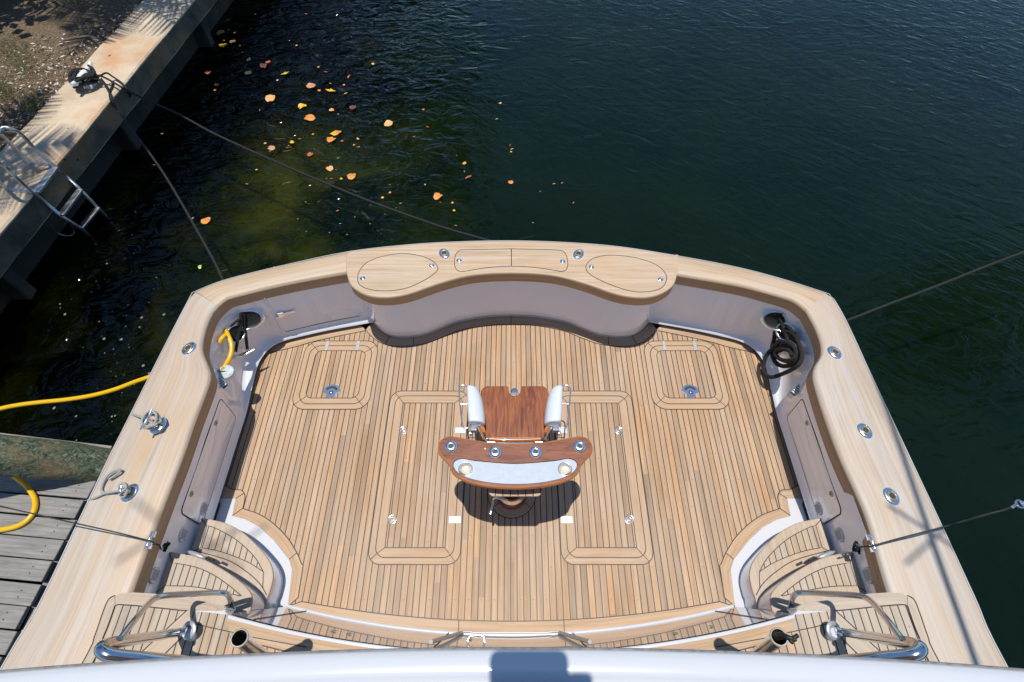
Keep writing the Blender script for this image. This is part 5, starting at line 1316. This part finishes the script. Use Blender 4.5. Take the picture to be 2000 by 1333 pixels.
big = [
 ((102, 250), 17, 'y', 'round', 'bright yellow orange leaf in the dark water nearest the top of the seawall'),
 ((245, 326), 15, 'p', 'half', 'pale peach leaf with a torn edge floating on the dark reflection of the seawall'),
 ((240, 400), 15, 'p', 'round', 'pale orange oval leaf just below the torn peach leaf'),
 ((20, 396), 14, 'r', 'round', 'brownish leaf lying farthest left against the dark reflection'),
 ((66, 462), 10, 'r', 'round', 'small red brown leaf below the farthest left leaf'),
 ((325, 360), 17, 'd', 'round', 'dark maroon crumpled leaf among the upper left leaves'),
 ((343, 340), 10, 'r', 'round', 'small red leaf touching the dark maroon leaf'),
 ((435, 397), 17, 'y', 'half', 'triangular golden leaf to the right of the maroon leaf'),
 ((577, 470), 19, 'b', 'round', 'pinkish brown heart shaped leaf beside the yellow folded leaf'),
 ((686, 489), 21, 'y', 'half', 'bright yellow folded leaf with a green edge'),
 ((358, 537), 22, 'p', 'round', 'wide pinkish orange leaf over the blue reflection'),
 ((529, 581), 17, 'y', 'round', 'golden oval leaf above the larger two lobed leaf'),
 ((569, 642), 22, 'o', 'round', 'two lobed orange leaf in the middle of the drift'),
 ((688, 600), 11, 'p', 'round', 'small peach round leaf right of the golden oval leaf'),
 ((804, 588), 14, 'd', 'round', 'dark red curled leaf with a white glint'),
 ((997, 675), 19, 'p', 'round', 'round pale orange leaf alone toward the open water'),
 ((688, 761), 19, 'o', 'round', 'orange oval leaf directly below the overlapping pair'),
 ((697, 729), 14, 'y', 'round', 'left leaf of the overlapping pair in the drift'),
 ((722, 723), 15, 'o', 'round', 'right leaf of the overlapping pair in the drift'),
 ((362, 806), 15, 'b', 'round', 'ragged dull brown leaf above the mooring rope'),
 ((473, 775), 9, 'y', 'round', 'small golden oval leaf right of the ragged brown leaf'),
 ((573, 841), 13, 'r', 'round', 'red brown leaf with a pale spot'),
 ((679, 919), 15, 'p', 'round', 'peach oval leaf just above the mooring rope'),
 ((797, 958), 20, 'o', 'round', 'deep orange round leaf closest to the mooring rope'),
 ((1265, 1068), 19, 'o', 'round', 'largest round leaf, orange fading to green, near the transom'),
 ((1430, 962), 15, 'r', 'long', 'slender red brown leaf right of the large round leaf'),
 ((8, 1201), 20, 'o', 'round', 'orange leaf beside the left mooring rope'),
 ((1660, 991), 11, 'o', 'round', 'small orange leaf farthest right in open water'),
 ((150, 228), 12, 'b', 'round', 'dull tan leaf in the cluster close to the seawall'),
 ((85, 180), 16, 'b', 'round', 'half sunken tan leaf at the head of the cluster by the seawall'),
 ((125, 117), 12, 'd', 'round', 'dark leaf highest in the cluster by the seawall'),
 ((1409, 889), 8, 'y', 'round', 'tiny bright yellow leaf above the slender red leaf'),
 ((1583, 648), 6, 'g', 'long', 'tiny green leaf in the open water'),
 ((835, 755), 9, 'p', 'half', 'small pale square leaf right of the overlapping pair'),
 ((745, 767), 6, 'r', 'round', 'tiny red leaf right of the orange oval leaf'),
 ((765, 509), 8, 'p', 'long', 'small peach sliver below the yellow folded leaf'),
 ((782, 417), 12, 'r', 'long', 'thin red sliver above the peach sliver'),
 ((655, 393), 8, 'r', 'long', 'short upright red sliver left of the thin red sliver'),
 ((1208, 691), 8, 'r', 'long', 'small red brown flake right of the lone pale leaf'),
 ((964, 1074), 6, 'p', 'round', 'tiny peach leaf over the lower stretch of rope'),
]
for i, (q, wpx, k, sh, lb) in enumerate(big): leaf(*E4(*q), wpx, k, i+3, lb, shape=sh)
leaf(391, 522, 11, 'g', 77, 'fresh green leaf floating beside the left stern corner', shape='round', asp=.6)
for i, q in enumerate([(130, 165), (105, 222), (165, 180), (190, 252), (250, 157), (57, 492), (275, 80), (395, 438), (612, 302), (617, 366), (681, 455), (755, 463), (550, 78), (498, 250), (797, 202), (911, 349), (298, 600), (587, 731), (455, 793), (328, 780), (514, 755), (810, 790), (834, 800), (620, 493), (230, 1000), (281, 923), (686, 971), (740, 973), (548, 1098), (1005, 1048), (1062, 1105), (1195, 1004), (1278, 1100), (1352, 1145), (1361, 1225), (1344, 1102), (1136, 743), (1602, 563), (1655, 790), (1661, 827), (1408, 932), (1186, 597), (720, 1145), (205, 287)]):
    leaf(*E4(*q), random.Random(i).uniform(3.5, 7), 'oprybo'[i % 6], 100+i, 'tiny %s scrap of leaf floating %s' % ({'o': 'orange', 'p': 'peach', 'r': 'red', 'y': 'yellow', 'b': 'brown'}['oprybo'[i % 6]], 'close to the foot of the seawall' if q[0] < 300 and q[1] < 520 else 'among the drift of leaves above the mooring rope' if q[1] < 810 and q[0] < 900 else 'in open water right of the drift' if q[1] < 810 else 'between the mooring rope and the transom'), shape=('long', 'round')[i % 2])
for i, (x, y) in enumerate([(317, 262), (265, 415), (300, 323), (1082, 360), (1098, 358), (1120, 397), (1041, 436), (1055, 375), (908, 321), (1000, 292)]):
    leaf(x, y, random.Random(i+60).uniform(4, 8), 'pbo'[i % 3], 300+i, 'tiny %s flake of leaf floating %s' % (('peach', 'brown', 'orange')[i % 3], 'near the seawall ladder' if x < 330 else 'in open water behind the middle of the transom'), shape='long')
# pale flecks drifting between the dock and the hull: uncountable, one mesh
b = MB(); rnd = random.Random(9)
for k in range(150):
    px = rnd.gauss(235, 62); py = rnd.gauss(690, 120)
    if k > 120: px = rnd.uniform(450, 900); py = rnd.uniform(300, 470)
    p = at(px, py, WZ+.005); r = rnd.choice([.003, .004, .005, .006, .008, .010, .016, .022])*(.5 if k > 120 else .8)
    b.face([p+Vector((math.cos(a)*r*rnd.uniform(.7, 1.1), math.sin(a)*r*rnd.uniform(.7, 1.1), 0)) for a in [2*PI*i/8 for i in range(8)]])
tag(b.build('floating_flecks', plain('fleck', (.16, .17, .16), .7)), 'pale flecks of foam and pollen drifting on the dark water beside the yacht', 'flecks', kind='stuff')
# twigs, husks and dry fronds on the ground behind the cap
b = MB(); rnd = random.Random(31)
for k in range(6000):
    y = rnd.uniform(4.5, 12.5); x = wx(y, -.86)-abs(rnd.gauss(0, 1.1)); a = rnd.uniform(0, PI); l = rnd.uniform(.01, .045); w_ = rnd.uniform(.003, .012); z = CZ-.05+rnd.uniform(0, .03)
    d = Vector((math.cos(a), math.sin(a), rnd.uniform(-.2, .2)))*l; n_ = Vector((-math.sin(a), math.cos(a), rnd.uniform(-.3, .3)))*w_; c = Vector((x, y, z))
    b.face([c-d, c-n_, c+d, c+n_], mi=rnd.choice([0, 0, 1, 2]))
tag(b.build('ground_litter', [plain('litter_brown', (.20, .13, .075), .9), plain('litter_dark', (.07, .045, .03), .9), plain('litter_pale', (.75, .70, .64), .8)]), 'bits of bark, husk and dry leaf strewn on the ground behind the seawall', 'litter', kind='stuff')
b = MB()
for k in range(1500):
    gx = rnd.choice([(50, 128, 34), (20, 95, 30), (70, 215, 30), (10, 180, 25), (150, 20, 30)]); p = at(gx[0]+rnd.gauss(0, gx[2]*.5), gx[1]+rnd.gauss(0, gx[2]*.5), CZ-.04)
    if p.x > wx(p.y, -.88): continue
    a = rnd.uniform(0, 6.28); l = rnd.uniform(.04, .12); t_ = p+Vector((math.cos(a)*l*.7, math.sin(a)*l*.7, l)); n_ = Vector((-math.sin(a), math.cos(a), 0))*.003
    b.face([p-n_, p+n_, t_])
tag(b.build('grass', M_green), 'thin tufts of grass on the brown ground behind the seawall', 'grass', kind='stuff')

# ================================================================ the photographer, standing on the flybridge behind the lens
per = empty('person', (.05, -.62, 2.30), label='person in a plain shirt and cap leaning over the flybridge coaming with a camera', cat='person')
def skin(name, chain, m, parent, sub=2):
    vs_ = []; es = []; rr = []
    for ch in chain:
        pr = ch[0]
        for i, (p, r) in enumerate(ch[1:]):
            vs_.append(p); rr.append(r); idx = len(vs_)-1
            if i == 0:
                if pr is not None: es.append((pr, idx))
            else: es.append((idx-1, idx))
    me = bpy.data.meshes.new(name); me.from_pydata(vs_, es, []); o = bpy.data.objects.new(name, me); col.objects.link(o); me.materials.append(m)
    o.modifiers.new('skin', 'SKIN'); s_ = me.skin_vertices[0].data
    for i, r in enumerate(rr): s_[i].radius = (r, r)
    s_[0].use_root = True; q = o.modifiers.new('sub', 'SUBSURF'); q.levels = q.render_levels = sub; o.parent = parent
    return o
M_skin = plain('skin', (.55, .33, .23), .5); M_shirt = plain('blue_shirt', (.10, .16, .28), .8); M_cap_ = plain('cap_cloth', (.15, .15, .17), .8)
body = [
 [None, ((0, 0, .95), .15), ((0, .06, 1.15), .14), ((0, .16, 1.38), .16), ((0, .20, 1.48), .08), ((0, .23, 1.56), .055), ((0, .27, 1.66), .085), ((0, .30, 1.76), .09)],
 [2, ((.18, .16, 1.42), .065), ((.26, .34, 1.60), .048), ((.16, .47, 1.92), .036), ((.10, .50, 2.02), .032)],
 [2, ((-.18, .16, 1.42), .065), ((-.26, .34, 1.60), .048), ((-.20, .47, 1.92), .036), ((-.14, .50, 2.02), .032)],
 [0, ((.10, 0, .85), .10), ((.11, .03, .48), .065), ((.11, 0, .10), .045), ((.11, .14, .05), .04)],
 [0, ((-.10, 0, .85), .10), ((-.11, .03, .48), .065), ((-.11, 0, .10), .045), ((-.11, .14, .05), .04)]]
skin('body', body, M_shirt, per)
b = MB(); b.lathe([(.115, 0), (.112, .05), (.08, .09), (0, .105)], Matrix.Translation((0, .30, 1.78)), 24); b.prism([(-.08, .38), (.08, .38), (.06, .47), (-.06, .47)], 1.785, 1.795); b.build('cap', M_cap_, per, bevel=.004)
for s in (-1, 1):
    ch = [[None, ((s*.12-.02, .505, 2.03), .030), ((s*.105-.02, .55, 2.10), .034), ((s*.10-.02, .58, 2.14), .026)]]
    for k in range(4): ch.append([1, ((s*.085-.02, .60+.0*k, 2.19-.022*k), .0095), ((s*.055-.02, .625, 2.19-.022*k), .009), ((s*.03-.02, .625, 2.188-.022*k), .008)])
    ch.append([1, ((s*.08-.02, .54, 2.10), .012), ((s*.05-.02, .53, 2.12), .010)])
    skin('hand', ch, M_skin, per, 1)
kc = empty('handheld_camera', (.0, .0, 4.46), label='black camera held out over the flybridge coaming', cat='camera')
b = MB(); b.box((.012, -.02, .06), (.18, .13, .085)); b.box((.02, -.01, .12), (.07, .08, .05)); b.build('camera_body', M_black, kc, bevel=.02, seg=3)
b = MB(); b.box((.128, -.045, .07), (.055, .09, .08)); b.build('grip', M_black, kc, bevel=.012)
